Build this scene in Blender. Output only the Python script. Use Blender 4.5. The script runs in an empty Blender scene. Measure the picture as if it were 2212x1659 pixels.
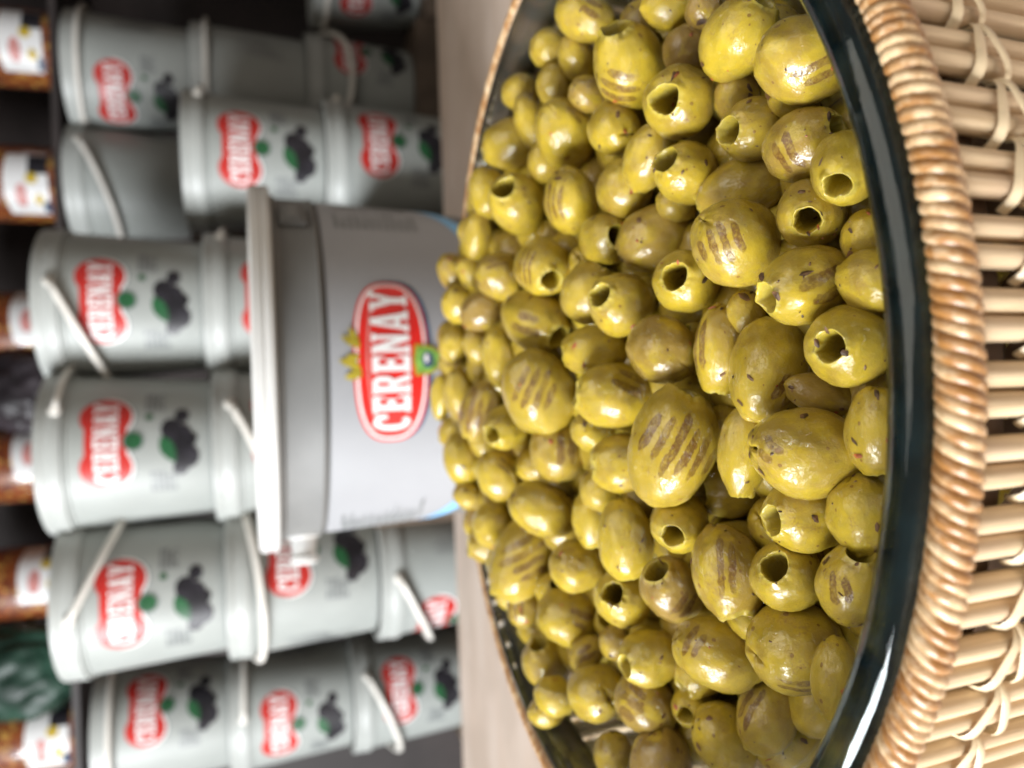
import bpy, bmesh, math, random
import numpy as np
from mathutils import Vector, Matrix, noise

random.seed(7)
rad = math.radians
scene = bpy.context.scene
COL = scene.collection

# ------------------------------------------------------------------ camera
PITCH, ROLL = rad(18.0), rad(2.0)
FPX, CX, CY = 1662.0, 1106.0, 829.5          # photo pixels on a 2212 x 1659 frame
ZC = 0.20                                     # eye height above the table top
CAM = Vector((0, 0, ZC))
FW = Vector((0, math.cos(PITCH), -math.sin(PITCH)))
U0 = Vector((0, math.sin(PITCH), math.cos(PITCH)))
R0 = Vector((1, 0, 0))
RT = R0 * math.cos(ROLL) - U0 * math.sin(ROLL)
UP = U0 * math.cos(ROLL) + R0 * math.sin(ROLL)

cam_d = bpy.data.cameras.new('camera')
cam_o = bpy.data.objects.new('camera', cam_d)
COL.objects.link(cam_o)
cam_d.sensor_fit = 'HORIZONTAL'
cam_d.sensor_width = 36
cam_d.lens = 36 * FPX / 2212
cam_d.clip_start = 0.01
cam_d.clip_end = 60
# the phone was held sideways: image +x is downwards in the place, image +y is to the right
X, Y, Z = -UP, RT, -FW
cam_o.matrix_world = Matrix(((X.x, Y.x, Z.x, CAM.x), (X.y, Y.y, Z.y, CAM.y), (X.z, Y.z, Z.z, CAM.z), (0, 0, 0, 1)))
cam_d.dof.use_dof = True
cam_d.dof.focus_distance = 0.192
cam_d.dof.aperture_fstop = 9.6
scene.camera = cam_o

# ------------------------------------------------------------------ world and light (a shop front window on the left)
w = bpy.data.worlds.new("World"); scene.world = w
w.use_nodes = True
bg = w.node_tree.nodes['Background']
bg.inputs[0].default_value = (0.96, 0.90, 0.81, 1)
bg.inputs[1].default_value = 0.25

def area_lamp(name, loc, target, sx, sy, power, color):
    ld = bpy.data.lights.new(name, 'AREA'); ld.shape = 'RECTANGLE'
    ld.size, ld.size_y, ld.energy, ld.color = sx, sy, power, color
    lo = bpy.data.objects.new(name, ld); COL.objects.link(lo)
    lo.location = loc
    lo.rotation_euler = (Vector(target) - Vector(loc)).to_track_quat('-Z', 'Y').to_euler()
    return lo
WIN = Vector((-1.95, -0.50, 0.92))
tgt = Vector((0.1, 0.42, 0.1))
d_ = (tgt - WIN).normalized()
side = d_.cross(Vector((0, 0, 1))).normalized()
area_lamp('window_light', WIN - side * 0.05, tgt - side * 0.05, 0.88, 1.30, 128, (0.94, 0.97, 1.0))
area_lamp('window_light', WIN + side * 0.46, tgt + side * 0.46, 0.15, 1.30, 22, (0.94, 0.97, 1.0))
area_lamp('ceiling_light', (0.75, -0.15, 2.1), (0.45, 0.35, 0), 1.9, 1.9, 27, (1.0, 0.92, 0.80))

scene.view_settings.view_transform = 'Standard'
scene.view_settings.look = 'None'
scene.view_settings.exposure = 0.0
scene.view_settings.gamma = 1.0
scene.render.engine = 'CYCLES'
cy = scene.cycles
cy.use_denoising = True
cy.max_bounces = 12; cy.transmission_bounces = 10; cy.glossy_bounces = 5; cy.diffuse_bounces = 4
cy.caustics_reflective = False; cy.caustics_refractive = True; cy.blur_glossy = 1.0
cy.sample_clamp_indirect = 6

def ray(px, py):
    return FW + RT * ((CY - py) / FPX) - UP * ((px - CX) / FPX)
def at(px, py, depth):
    return CAM + ray(px, py) * depth

# ------------------------------------------------------------------ helpers
def link(name, me, parent=None, mats=None):
    o = bpy.data.objects.new(name, me); COL.objects.link(o)
    if parent is not None: o.parent = parent
    if mats and not me.materials:
        for m in (mats if isinstance(mats, (list, tuple)) else [mats]): me.materials.append(m)
    return o
def tag(o, label=None, cat=None, group=None, kind=None):
    if label: o['label'] = label
    if cat: o['category'] = cat
    if group: o['group'] = group
    if kind: o['kind'] = kind
    return o
def empty(name, loc, rz=0):
    o = bpy.data.objects.new(name, None); COL.objects.link(o)
    o.location = loc; o.rotation_euler = (0, 0, rz); o.empty_display_size = 0.02
    return o
def mesh(name, verts, faces, smooth=True, mi=None):
    me = bpy.data.meshes.new(name); me.from_pydata([tuple(v) for v in verts], [], faces)
    if smooth: me.polygons.foreach_set('use_smooth', [True] * len(me.polygons))
    if mi: me.polygons.foreach_set('material_index', mi)
    me.update(); return me
class MB:
    def __init__(s): s.v = []; s.f = []; s.m = []
    def add(s, vs, fs, mi=0):
        b = len(s.v); s.v += [tuple(v) for v in vs]
        s.f += [tuple(b + i for i in f) for f in fs]; s.m += [mi] * len(fs)
    def box(s, lo, hi, mi=0):
        x0, y0, z0 = lo; x1, y1, z1 = hi
        s.add([(x0,y0,z0),(x1,y0,z0),(x1,y1,z0),(x0,y1,z0),(x0,y0,z1),(x1,y0,z1),(x1,y1,z1),(x0,y1,z1)],
              [(0,3,2,1),(4,5,6,7),(0,1,5,4),(1,2,6,5),(2,3,7,6),(3,0,4,7)], mi)
    def lathe(s, prof, n=48, mi=0, a0=0, a1=2*math.pi):
        full = abs(a1 - a0 - 2*math.pi) < 1e-6
        m = n if full else n + 1
        vs = [(r*math.cos(a0+(a1-a0)*i/n), r*math.sin(a0+(a1-a0)*i/n), z) for (r, z) in prof for i in range(m)]
        fs = []
        for j in range(len(prof)-1):
            for i in range(n):
                k = (i+1) % m
                fs.append((j*m+i, j*m+k, (j+1)*m+k, (j+1)*m+i))
        s.add(vs, fs, mi)
    def tube(s, pts, r, n=8, mi=0, flat=1.0, caps=True):
        pts = [Vector(p) for p in pts]; vs = []; fs = []
        rr = r if isinstance(r, (list, tuple)) else [r]*len(pts)
        ref = None
        for i, p in enumerate(pts):
            t = (pts[min(i+1, len(pts)-1)] - pts[max(i-1, 0)]).normalized()
            if ref is None:
                ref = t.orthogonal().normalized()
            ref = (ref - t*ref.dot(t)).normalized(); b = t.cross(ref)
            for k in range(n):
                a = 2*math.pi*k/n
                vs.append(p + ref*math.cos(a)*rr[i] + b*math.sin(a)*rr[i]*flat)
        for i in range(len(pts)-1):
            for k in range(n):
                q = (k+1) % n
                fs.append((i*n+k, i*n+q, (i+1)*n+q, (i+1)*n+k))
        if caps:
            fs.append(tuple(range(n-1, -1, -1))); fs.append(tuple((len(pts)-1)*n+k for k in range(n)))
        s.add(vs, fs, mi)
    def build(s, name, mats, parent=None, smooth=True):
        return link(name, mesh(name, s.v, s.f, smooth, s.m), parent, mats)
    def mesh(s, name, mats, smooth=True):
        me = mesh(name, s.v, s.f, smooth, s.m)
        for m in mats: me.materials.append(m)
        return me
def autosmooth(me, deg=35):
    bm = bmesh.new(); bm.from_mesh(me)
    bmesh.ops.recalc_face_normals(bm, faces=bm.faces)
    for e in bm.edges:
        if len(e.link_faces) == 2 and e.calc_face_angle(0) > rad(deg): e.smooth = False
    bm.to_mesh(me); bm.free()

# ------------------------------------------------------------------ node helpers / materials
class NT:
    def __init__(s, name):
        s.m = bpy.data.materials.new(name); s.m.use_nodes = True
        s.t = s.m.node_tree; s.b = s.t.nodes['Principled BSDF']
    def n(s, typ, **kw):
        nd = s.t.nodes.new(typ)
        for k, v in kw.items():
            setattr(nd, k, v)
        return nd
    def put(s, sock, v):
        if isinstance(v, bpy.types.NodeSocket): s.t.links.new(v, sock)
        elif v is not None: sock.default_value = v
    def math(s, op, a, b=None, c=None, clamp=False):
        nd = s.n('ShaderNodeMath', operation=op, use_clamp=clamp)
        s.put(nd.inputs[0], a); s.put(nd.inputs[1], b); s.put(nd.inputs[2], c)
        return nd.outputs[0]
    def vmath(s, op, a, b=None):
        nd = s.n('ShaderNodeVectorMath', operation=op)
        s.put(nd.inputs[0], a); s.put(nd.inputs[1], b)
        return nd.outputs['Value'] if op in ('DOT_PRODUCT', 'LENGTH') else nd.outputs[0]
    def mix(s, f, a, b):
        nd = s.n('ShaderNodeMix', data_type='RGBA')
        s.put(nd.inputs[0], f)
        s.put(nd.inputs[6], (*a, 1) if isinstance(a, tuple) and len(a) == 3 else a)
        s.put(nd.inputs[7], (*b, 1) if isinstance(b, tuple) and len(b) == 3 else b)
        return nd.outputs[2]
    def noise(s, vec, scale, detail=3, rough=.55, w=None, dist=0):
        nd = s.n('ShaderNodeTexNoise')
        if w is not None: nd.noise_dimensions = '4D'; s.put(nd.inputs['W'], w)
        s.put(nd.inputs['Vector'], vec); nd.inputs['Scale'].default_value = scale
        nd.inputs['Detail'].default_value = detail; nd.inputs['Roughness'].default_value = rough
        nd.inputs['Distortion'].default_value = dist
        return nd.outputs['Fac']
    def ramp(s, v, lo, hi):
        nd = s.n('ShaderNodeMapRange', interpolation_type='SMOOTHSTEP')
        s.put(nd.inputs[0], v); s.put(nd.inputs[1], lo); s.put(nd.inputs[2], hi)
        return nd.outputs[0]
    def obj(s): return s.n('ShaderNodeTexCoord').outputs['Object']
    def rnd(s): return s.n('ShaderNodeObjectInfo').outputs['Random']
    def attr(s, name, out='Vector'):
        nd = s.n('ShaderNodeAttribute', attribute_type='OBJECT', attribute_name=name)
        return nd.outputs[out]
    def bump(s, h, strength, dist=0.001, nrm=None):
        nd = s.n('ShaderNodeBump'); s.put(nd.inputs['Height'], h)
        nd.inputs['Strength'].default_value = strength; nd.inputs['Distance'].default_value = dist
        if nrm is not None: s.put(nd.inputs['Normal'], nrm)
        return nd.outputs[0]
    def set(s, **kw):
        for k, v in kw.items():
            k = k.replace('_', ' ')
            if isinstance(v, tuple) and len(v) == 3 and k.endswith('Color'): v = (*v, 1)
            s.put(s.b.inputs[k], v)
        return s
def simple(name, col, rough=.5, var=.08, scale=30, bump=0.0, coat=0.0, **kw):
    t = NT(name); p = t.obj(); f = t.noise(p, scale, 4)
    dk = tuple(c*(1-var*2.2) for c in col); lt = tuple(min(1, c*(1+var)) for c in col)
    t.set(Base_Color=t.mix(t.ramp(f, .3, .7), dk, lt), Roughness=rough, Coat_Weight=coat, **kw)
    if bump: t.set(Normal=t.bump(t.noise(p, scale*4, 4), bump, .0005))
    return t.m

def olive_material():
    t = NT('grilled_olive_skin'); p = t.obj(); r = t.rnd()
    w = t.math('MULTIPLY', r, 37.0)
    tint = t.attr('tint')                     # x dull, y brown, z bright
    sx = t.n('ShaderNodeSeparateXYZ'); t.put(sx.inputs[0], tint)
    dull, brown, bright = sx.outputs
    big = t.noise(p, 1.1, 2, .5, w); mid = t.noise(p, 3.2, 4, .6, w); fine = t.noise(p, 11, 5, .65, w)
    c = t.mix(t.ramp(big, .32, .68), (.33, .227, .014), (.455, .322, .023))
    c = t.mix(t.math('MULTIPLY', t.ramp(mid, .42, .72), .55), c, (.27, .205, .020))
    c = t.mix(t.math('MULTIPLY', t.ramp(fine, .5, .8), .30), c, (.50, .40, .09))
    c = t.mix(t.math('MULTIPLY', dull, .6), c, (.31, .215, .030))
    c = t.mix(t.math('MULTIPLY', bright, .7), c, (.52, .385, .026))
    bm = t.ramp(t.math('ADD', t.math('MULTIPLY', t.noise(p, 1.7, 3, .55, t.math('ADD', w, 9.)), 1.0), t.math('MULTIPLY', brown, .22)), .53, .68)
    c = t.mix(t.math('MULTIPLY', bm, t.math('MINIMUM', t.math('MULTIPLY_ADD', brown, .75, .06), 0.8)), c, (.21, .12, .036))
    # little specks and scabs
    vo = t.n('ShaderNodeTexVoronoi'); t.put(vo.inputs['Vector'], t.vmath('ADD', p, t.n('ShaderNodeObjectInfo').outputs['Location']))
    vo.inputs['Scale'].default_value = 3.6
    sc = t.n('ShaderNodeSeparateXYZ'); t.put(sc.inputs[0], vo.outputs['Color'])
    sel = t.math('GREATER_THAN', sc.outputs[0], .62)
    rad_ = t.math('MULTIPLY_ADD', t.math('MULTIPLY', sc.outputs[1], sc.outputs[1]), .22, .05)
    speck = t.math('MULTIPLY', sel, t.math('LESS_THAN', t.math('ADD', vo.outputs['Distance'], t.math('MULTIPLY', t.math('SUBTRACT', fine, .5), .22)), rad_))
    c = t.mix(t.math('MULTIPLY', speck, .72), c, (.16, .065, .015))
    # scuffed brown skin: fine blotches
    sc2 = t.math('MULTIPLY', t.ramp(t.noise(p, 2.2, 2, .5, t.math('ADD', w, 3.)), .54, .66), t.ramp(t.noise(p, 16, 5, .7, w), .47, .60))
    c = t.mix(t.math('MULTIPLY', sc2, .55), c, (.23, .13, .035))
    # pale flesh round the pitted end and inside the hole
    sp = t.n('ShaderNodeSeparateXYZ'); t.put(sp.inputs[0], p)
    rr = t.math('SQRT', t.math('ADD', t.math('MULTIPLY', sp.outputs[0], sp.outputs[0]), t.math('MULTIPLY', sp.outputs[1], sp.outputs[1])))
    inner = t.math('MULTIPLY', t.math('LESS_THAN', rr, .52), t.math('GREATER_THAN', sp.outputs[2], -.7))
    inner = t.math('MULTIPLY', inner, t.ramp(rr, .56, .44))
    c = t.mix(t.math('MULTIPLY', inner, .7), c, t.mix(t.ramp(mid, .35, .65), (.40, .33, .075), (.46, .35, .035)))
    # grill stripes
    gq = t.n('ShaderNodeSeparateXYZ'); t.put(gq.inputs[0], t.attr('grill'))
    gu = t.attr('grill_u'); gv = t.attr('grill_v'); gf = t.attr('grill_f')
    wob = t.math('MULTIPLY', t.math('SUBTRACT', t.noise(p, 3.0, 2, .5, w), .5), .55)
    jag = t.math('MULTIPLY', t.math('SUBTRACT', t.noise(p, 14, 4, .65, w), .5), .30)
    u = t.math('ADD', t.math('SUBTRACT', t.vmath('DOT_PRODUCT', p, gu), gq.outputs[0]), wob)
    v = t.math('SUBTRACT', t.vmath('DOT_PRODUCT', p, gv), gq.outputs[1])
    half = gq.outputs[2]
    ui = t.math('FLOOR', u)
    tri = t.math('ABSOLUTE', t.math('SUBTRACT', t.math('SUBTRACT', u, ui), .5))
    wn = t.n('ShaderNodeTexWhiteNoise'); wn.noise_dimensions = '2D'
    cv = t.n('ShaderNodeCombineXYZ'); t.put(cv.inputs[0], ui); t.put(cv.inputs[1], w); t.put(wn.inputs['Vector'], cv.outputs[0])
    ln = t.math('MULTIPLY_ADD', wn.outputs['Value'], .5, .62)
    un = t.math('DIVIDE', t.math('ADD', ui, .5), t.math('MAXIMUM', half, .5))
    ln = t.math('MULTIPLY', ln, t.math('SQRT', t.math('MAXIMUM', t.math('SUBTRACT', 1.15, t.math('MULTIPLY', un, un)), .05)))
    rnd_ = t.math('MULTIPLY', t.math('MULTIPLY', tri, tri), 2.6)
    endm = t.ramp(t.math('SUBTRACT', t.math('ABSOLUTE', v), t.math('SUBTRACT', t.math('ADD', ln, jag), rnd_)), .08, -.08)
    line = t.ramp(t.math('ADD', tri, jag), .34, .26)
    edge = t.math('MULTIPLY', line, t.ramp(t.math('ADD', tri, jag), .15, .25))
    inside = t.math('LESS_THAN', t.math('ABSOLUTE', u), half)
    face = t.math('GREATER_THAN', t.vmath('DOT_PRODUCT', p, gf), .05)
    gm = t.math('MULTIPLY', t.math('MULTIPLY', line, endm), t.math('MULTIPLY', inside, face))
    patch = t.ramp(t.noise(p, 2.6, 3, .6, t.math('ADD', w, 6.)), .30, .62)
    halo = t.math('MULTIPLY', t.math('MULTIPLY', t.ramp(t.math('ADD', tri, jag), .50, .24), endm), t.math('MULTIPLY', inside, face))
    c = t.mix(t.math('MULTIPLY', halo, .22), c, (.20, .12, .028))
    mott = t.ramp(t.noise(p, 13, 4, .65, t.math('ADD', w, 5.)), .40, .56)
    mott = t.math('MAXIMUM', mott, t.math('MULTIPLY', edge, .8))
    gm2 = t.math('MULTIPLY', gm, t.math('MULTIPLY', t.math('MULTIPLY_ADD', mott, .52, .36), t.math('MULTIPLY_ADD', patch, .55, .45)))
    c = t.mix(gm2, c, (.105, .038, .008))
    t.set(Base_Color=c)
    oily = t.noise(p, 4.5, 3, .6, t.math('ADD', w, 2.))
    t.set(Roughness=t.math('MULTIPLY_ADD', t.ramp(oily, .35, .65), .12, .34), Specular_IOR_Level=.16)
    film = t.math('ADD', oily, t.math('MULTIPLY', t.math('SUBTRACT', t.noise(p, 15, 3, .6, t.math('ADD', w, 4.)), .5), .5))
    t.set(Coat_Weight=t.math('MULTIPLY_ADD', t.ramp(film, .37, .41), .65, .35), Coat_Roughness=.03, Coat_IOR=1.62)
    t.set(Subsurface_Weight=.12, Subsurface_Scale=.003)
    t.b.inputs['Subsurface Radius'].default_value = (1.0, .75, .2)
    h = t.math('ADD', t.math('MULTIPLY', t.noise(p, 5.5, 3, .55, w), 1.0), t.math('MULTIPLY', t.noise(p, 20, 3, .6, w), .28))
    vb = t.n('ShaderNodeTexVoronoi'); t.put(vb.inputs['Vector'], t.vmath('ADD', p, t.n('ShaderNodeObjectInfo').outputs['Location']))
    vb.inputs['Scale'].default_value = 7.5
    drop = t.ramp(vb.outputs['Distance'], .20, .06)
    sd = t.n('ShaderNodeSeparateXYZ'); t.put(sd.inputs[0], vb.outputs['Color'])
    drop = t.math('MULTIPLY', drop, t.math('GREATER_THAN', sd.outputs[2], .72))
    h = t.math('ADD', h, t.math('MULTIPLY', drop, .22))
    h = t.math('SUBTRACT', h, t.math('MULTIPLY', gm, .12))
    nrm = t.bump(h, .6, .00030)
    t.set(Normal=nrm)
    v2 = t.n('ShaderNodeTexVoronoi'); t.put(v2.inputs['Vector'], t.vmath('ADD', p, t.n('ShaderNodeObjectInfo').outputs['Location'])); v2.inputs['Scale'].default_value = 13
    s2 = t.n('ShaderNodeSeparateXYZ'); t.put(s2.inputs[0], v2.outputs['Color'])
    drop2 = t.math('MULTIPLY', t.ramp(v2.outputs['Distance'], .30, .10), t.math('GREATER_THAN', s2.outputs[0], .55))
    vein = t.ramp(t.math('ABSOLUTE', t.math('SUBTRACT', t.noise(p, 4.5, 4, .6, t.math('ADD', w, 8.), 1.2), .5)), .035, .0)
    h = t.math('ADD', h, t.math('ADD', t.math('MULTIPLY', drop2, .8), t.math('MULTIPLY', vein, .7)))
    cn = t.bump(t.math('ADD', t.math('ADD', h, t.math('MULTIPLY', t.noise(p, 8, 4, .65, t.math('ADD', w, 7.)), .9)), t.math('MULTIPLY', t.noise(p, 28, 3, .6, w), .14)), .9, .00019)
    t.put(t.b.inputs['Coat Normal'], cn)
    return t.m
M_OLIVE = olive_material()

def glass_material():
    t = NT('clear_thick_glass')
    p = t.obj(); sp = t.n('ShaderNodeSeparateXYZ'); t.put(sp.inputs[0], p)
    rr = t.math('SQRT', t.math('ADD', t.math('MULTIPLY', sp.outputs[0], sp.outputs[0]), t.math('MULTIPLY', sp.outputs[1], sp.outputs[1])))
    cv = t.n('ShaderNodeCombineXYZ'); t.put(cv.inputs[0], t.math('MULTIPLY', rr, 700.)); t.put(cv.inputs[1], t.math('MULTIPLY', sp.outputs[2], 700.))
    t.put(cv.inputs[2], t.noise(p, 14, 2))
    f = t.noise(cv.outputs[0], 1.0, 3, .6)
    nb = t.bump(t.math('ADD', f, t.math('MULTIPLY', t.noise(p, 160, 3), .5)), .25, .0004)
    gl = t.n('ShaderNodeBsdfGlass'); gl.inputs['Color'].default_value = (.95, .985, .985, 1)
    gl.inputs['Roughness'].default_value = .015; gl.inputs['IOR'].default_value = 1.5; t.put(gl.inputs['Normal'], nb)
    df = t.n('ShaderNodeBsdfDiffuse'); df.inputs['Color'].default_value = (.16, .38, .44, 1)  # faint teal colour stands in for light scattered inside the thick glass
    mx = t.n('ShaderNodeMixShader'); t.put(mx.inputs[0], t.math('MULTIPLY_ADD', t.ramp(t.noise(p, 90, 4, .6), .4, .7), .014, .009))
    t.t.links.new(gl.outputs[0], mx.inputs[1]); t.t.links.new(df.outputs[0], mx.inputs[2])
    t.t.links.new(mx.outputs[0], t.t.nodes['Material Output'].inputs['Surface'])
    t.t.nodes.remove(t.b)
    return t.m
M_GLASS = glass_material()

def coil_material():
    t = NT('varnished_wicker_wrap'); p = t.obj(); r = t.rnd()
    f = t.noise(p, 130, 4, .6, t.math('MULTIPLY', r, 20.)); g = t.noise(p, 420, 3, .6, r)
    c = t.mix(t.ramp(f, .34, .58), (.66, .48, .28), (.34, .155, .042))
    c = t.mix(t.math('MULTIPLY', t.ramp(g, .5, .72), .45), c, (.74, .60, .42))
    c = t.mix(t.math('MULTIPLY', t.math('GREATER_THAN', f, .67), .6), c, (.22, .075, .02))
    t.set(Base_Color=c, Roughness=.42, Coat_Weight=.4, Coat_Roughness=.28, Normal=t.bump(g, .25, .0004))
    return t.m
def reed_material():
    t = NT('peeled_reed'); p = t.obj(); r = t.rnd()
    mp = t.n('ShaderNodeMapping'); t.put(mp.inputs[0], p); mp.inputs['Scale'].default_value = (1, 1, .035)
    f = t.noise(mp.outputs[0], 900, 4, .6, t.math('MULTIPLY', r, 31.)); g = t.noise(p, 60, 3, .5, t.math('MULTIPLY', r, 11.))
    c = t.mix(t.ramp(f, .32, .68), (.54, .385, .22), (.74, .57, .36))
    c = t.mix(t.math('MULTIPLY', t.ramp(g, .45, .7), .5), c, (.60, .42, .29))
    c = t.mix(t.math('MULTIPLY', r, .35), c, (.74, .58, .40))
    t.set(Base_Color=c, Roughness=.5, Normal=t.bump(f, .3, .0003))
    return t.m
M_COIL, M_REED = coil_material(), reed_material()
M_STRIP = simple('pale_cane_strip', (.70, .56, .36), .35, .10, 90, .1, coat=.2)
M_DARKCANE = simple('dark_cane_core', (.16, .085, .04), .6, .15, 120)
M_WHITE = simple('white_plastic', (.60, .60, .585), .30, .02, 12, 0.02, coat=.15)
M_PAIL = simple('pale_grey_plastic', (.33, .348, .33), .46, .025, 14, 0.02)
M_LID = simple('milky_lid_plastic', (.39, .405, .385), .42, .03, 18, 0.02)
M_HANDLE = simple('cream_handle_plastic', (.74, .71, .65), .35, .03, 20)
M_RED = simple('red_print', (.50, .026, .020), .35, .05, 40)
M_REDB = simple('bright_red_print', (.66, .022, .018), .30, .04, 40, coat=.2)
M_INKW = simple('white_print', (.82, .81, .80), .35, .02, 40)
M_INKG = simple('grey_print', (.20, .215, .215), .4, .06, 60)
M_INKT = simple('faded_grey_print', (.19, .20, .20), .4, .15, 300)
M_BLACK = simple('black_olive_print', (.022, .020, .026), .35, .25, 60)
M_GREEN = simple('green_print', (.02, .11, .04), .35, .15, 60)
M_GOLD = simple('gold_print', (.38, .30, .03), .4, .15, 120)
M_BLUE = simple('sky_blue_print', (.20, .48, .78), .35, .05, 40)
M_LEAFG = simple('lime_green_print', (.20, .42, .08), .35, .25, 150)
M_LABEL = simple('satin_white_label', (.31, .315, .33), .5, .03, 9, 0.08)
M_TUB = simple('grey_tub_plastic', (.16, .16, .155), .60, .06, 16, 0.05)
M_PINK = simple('pink_print', (.62, .26, .24), .4, .1, 80)
M_NAVY = simple('navy_print', (.05, .09, .16), .4, .2, 80)
M_YEL = simple('yellow_print', (.66, .47, .05), .4, .15, 80)
M_WALL = simple('dark_brown_board', (.060, .047, .044), .6, .2, 5)
M_SHELF = simple('shelf_wood', (.12, .085, .06), .55, .15, 20)
M_CHILI = None
def chili_material():
    t = NT('chilli_flakes_behind_clear_plastic'); p = t.obj()
    v = t.n('ShaderNodeTexVoronoi'); t.put(v.inputs[0], p); v.inputs['Scale'].default_value = 130
    s = t.n('ShaderNodeSeparateXYZ'); t.put(s.inputs[0], v.outputs['Color'])
    f = t.noise(p, 45, 4)
    c = t.mix(s.outputs[0], (.13, .026, .008), (.32, .085, .018))
    c = t.mix(t.ramp(f, .5, .72), c, (.12, .028, .012))
    c = t.mix(t.math('GREATER_THAN', s.outputs[1], .86), c, (.48, .26, .06))
    t.set(Base_Color=c, Roughness=.4, Coat_Weight=1.0, Coat_Roughness=.06)
    return t.m
M_CHILI = chili_material()
def table_material():
    t = NT('beige_counter_laminate'); p = t.obj()
    mp = t.n('ShaderNodeMapping'); t.put(mp.inputs[0], p); mp.inputs['Scale'].default_value = (1, 6, 1)
    f = t.noise(mp.outputs[0], 5, 5, .6); g = t.noise(p, 11, 4, .6)
    c = t.mix(t.ramp(f, .3, .7), (.54, .43, .35), (.60, .505, .435))
    c = t.mix(t.math('MULTIPLY', t.ramp(g, .42, .62), .6), c, (.46, .37, .30))
    t.set(Base_Color=c, Roughness=.5, Normal=t.bump(g, .05, .0005))
    return t.m
M_TABLE = table_material()

# ------------------------------------------------------------------ setting: counter, wall, shelves
ZR = 0.09                                     # height of the glass rim above the counter
BX, BY = 0.0015, 0.2685                       # the bowl's centre
mb = MB(); mb.box((-1.5, -0.35, -0.035), (1.5, 0.845, 0.0))
t_ = mb.build('counter_top', M_TABLE, None, False); tag(t_, kind='structure')
bv = t_.modifiers.new('edge', 'BEVEL'); bv.width = .004; bv.segments = 2
mb = MB(); mb.box((-1.3, 0.50, 1.00), (1.62, 1.95, 1.03)); mb.box((1.10, 0.86, -0.62), (1.13, 1.95, 1.00)); o_ = mb.build('added_shade_canopy', M_WALL, None, False); tag(o_, kind='structure')  # unseen canopy and side panel, added to keep light off the pails
mb = MB(); mb.box((-3.2, -1.8, -0.95), (3.2, 3.0, -0.9)); tag(mb.build('floor', M_SHELF, None, False), kind='structure')
mb = MB(); mb.box((-3.2, 1.95, -0.9), (3.2, 2.0, 2.2)); tag(mb.build('back_wall', M_WALL, None, False), kind='structure')

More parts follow.
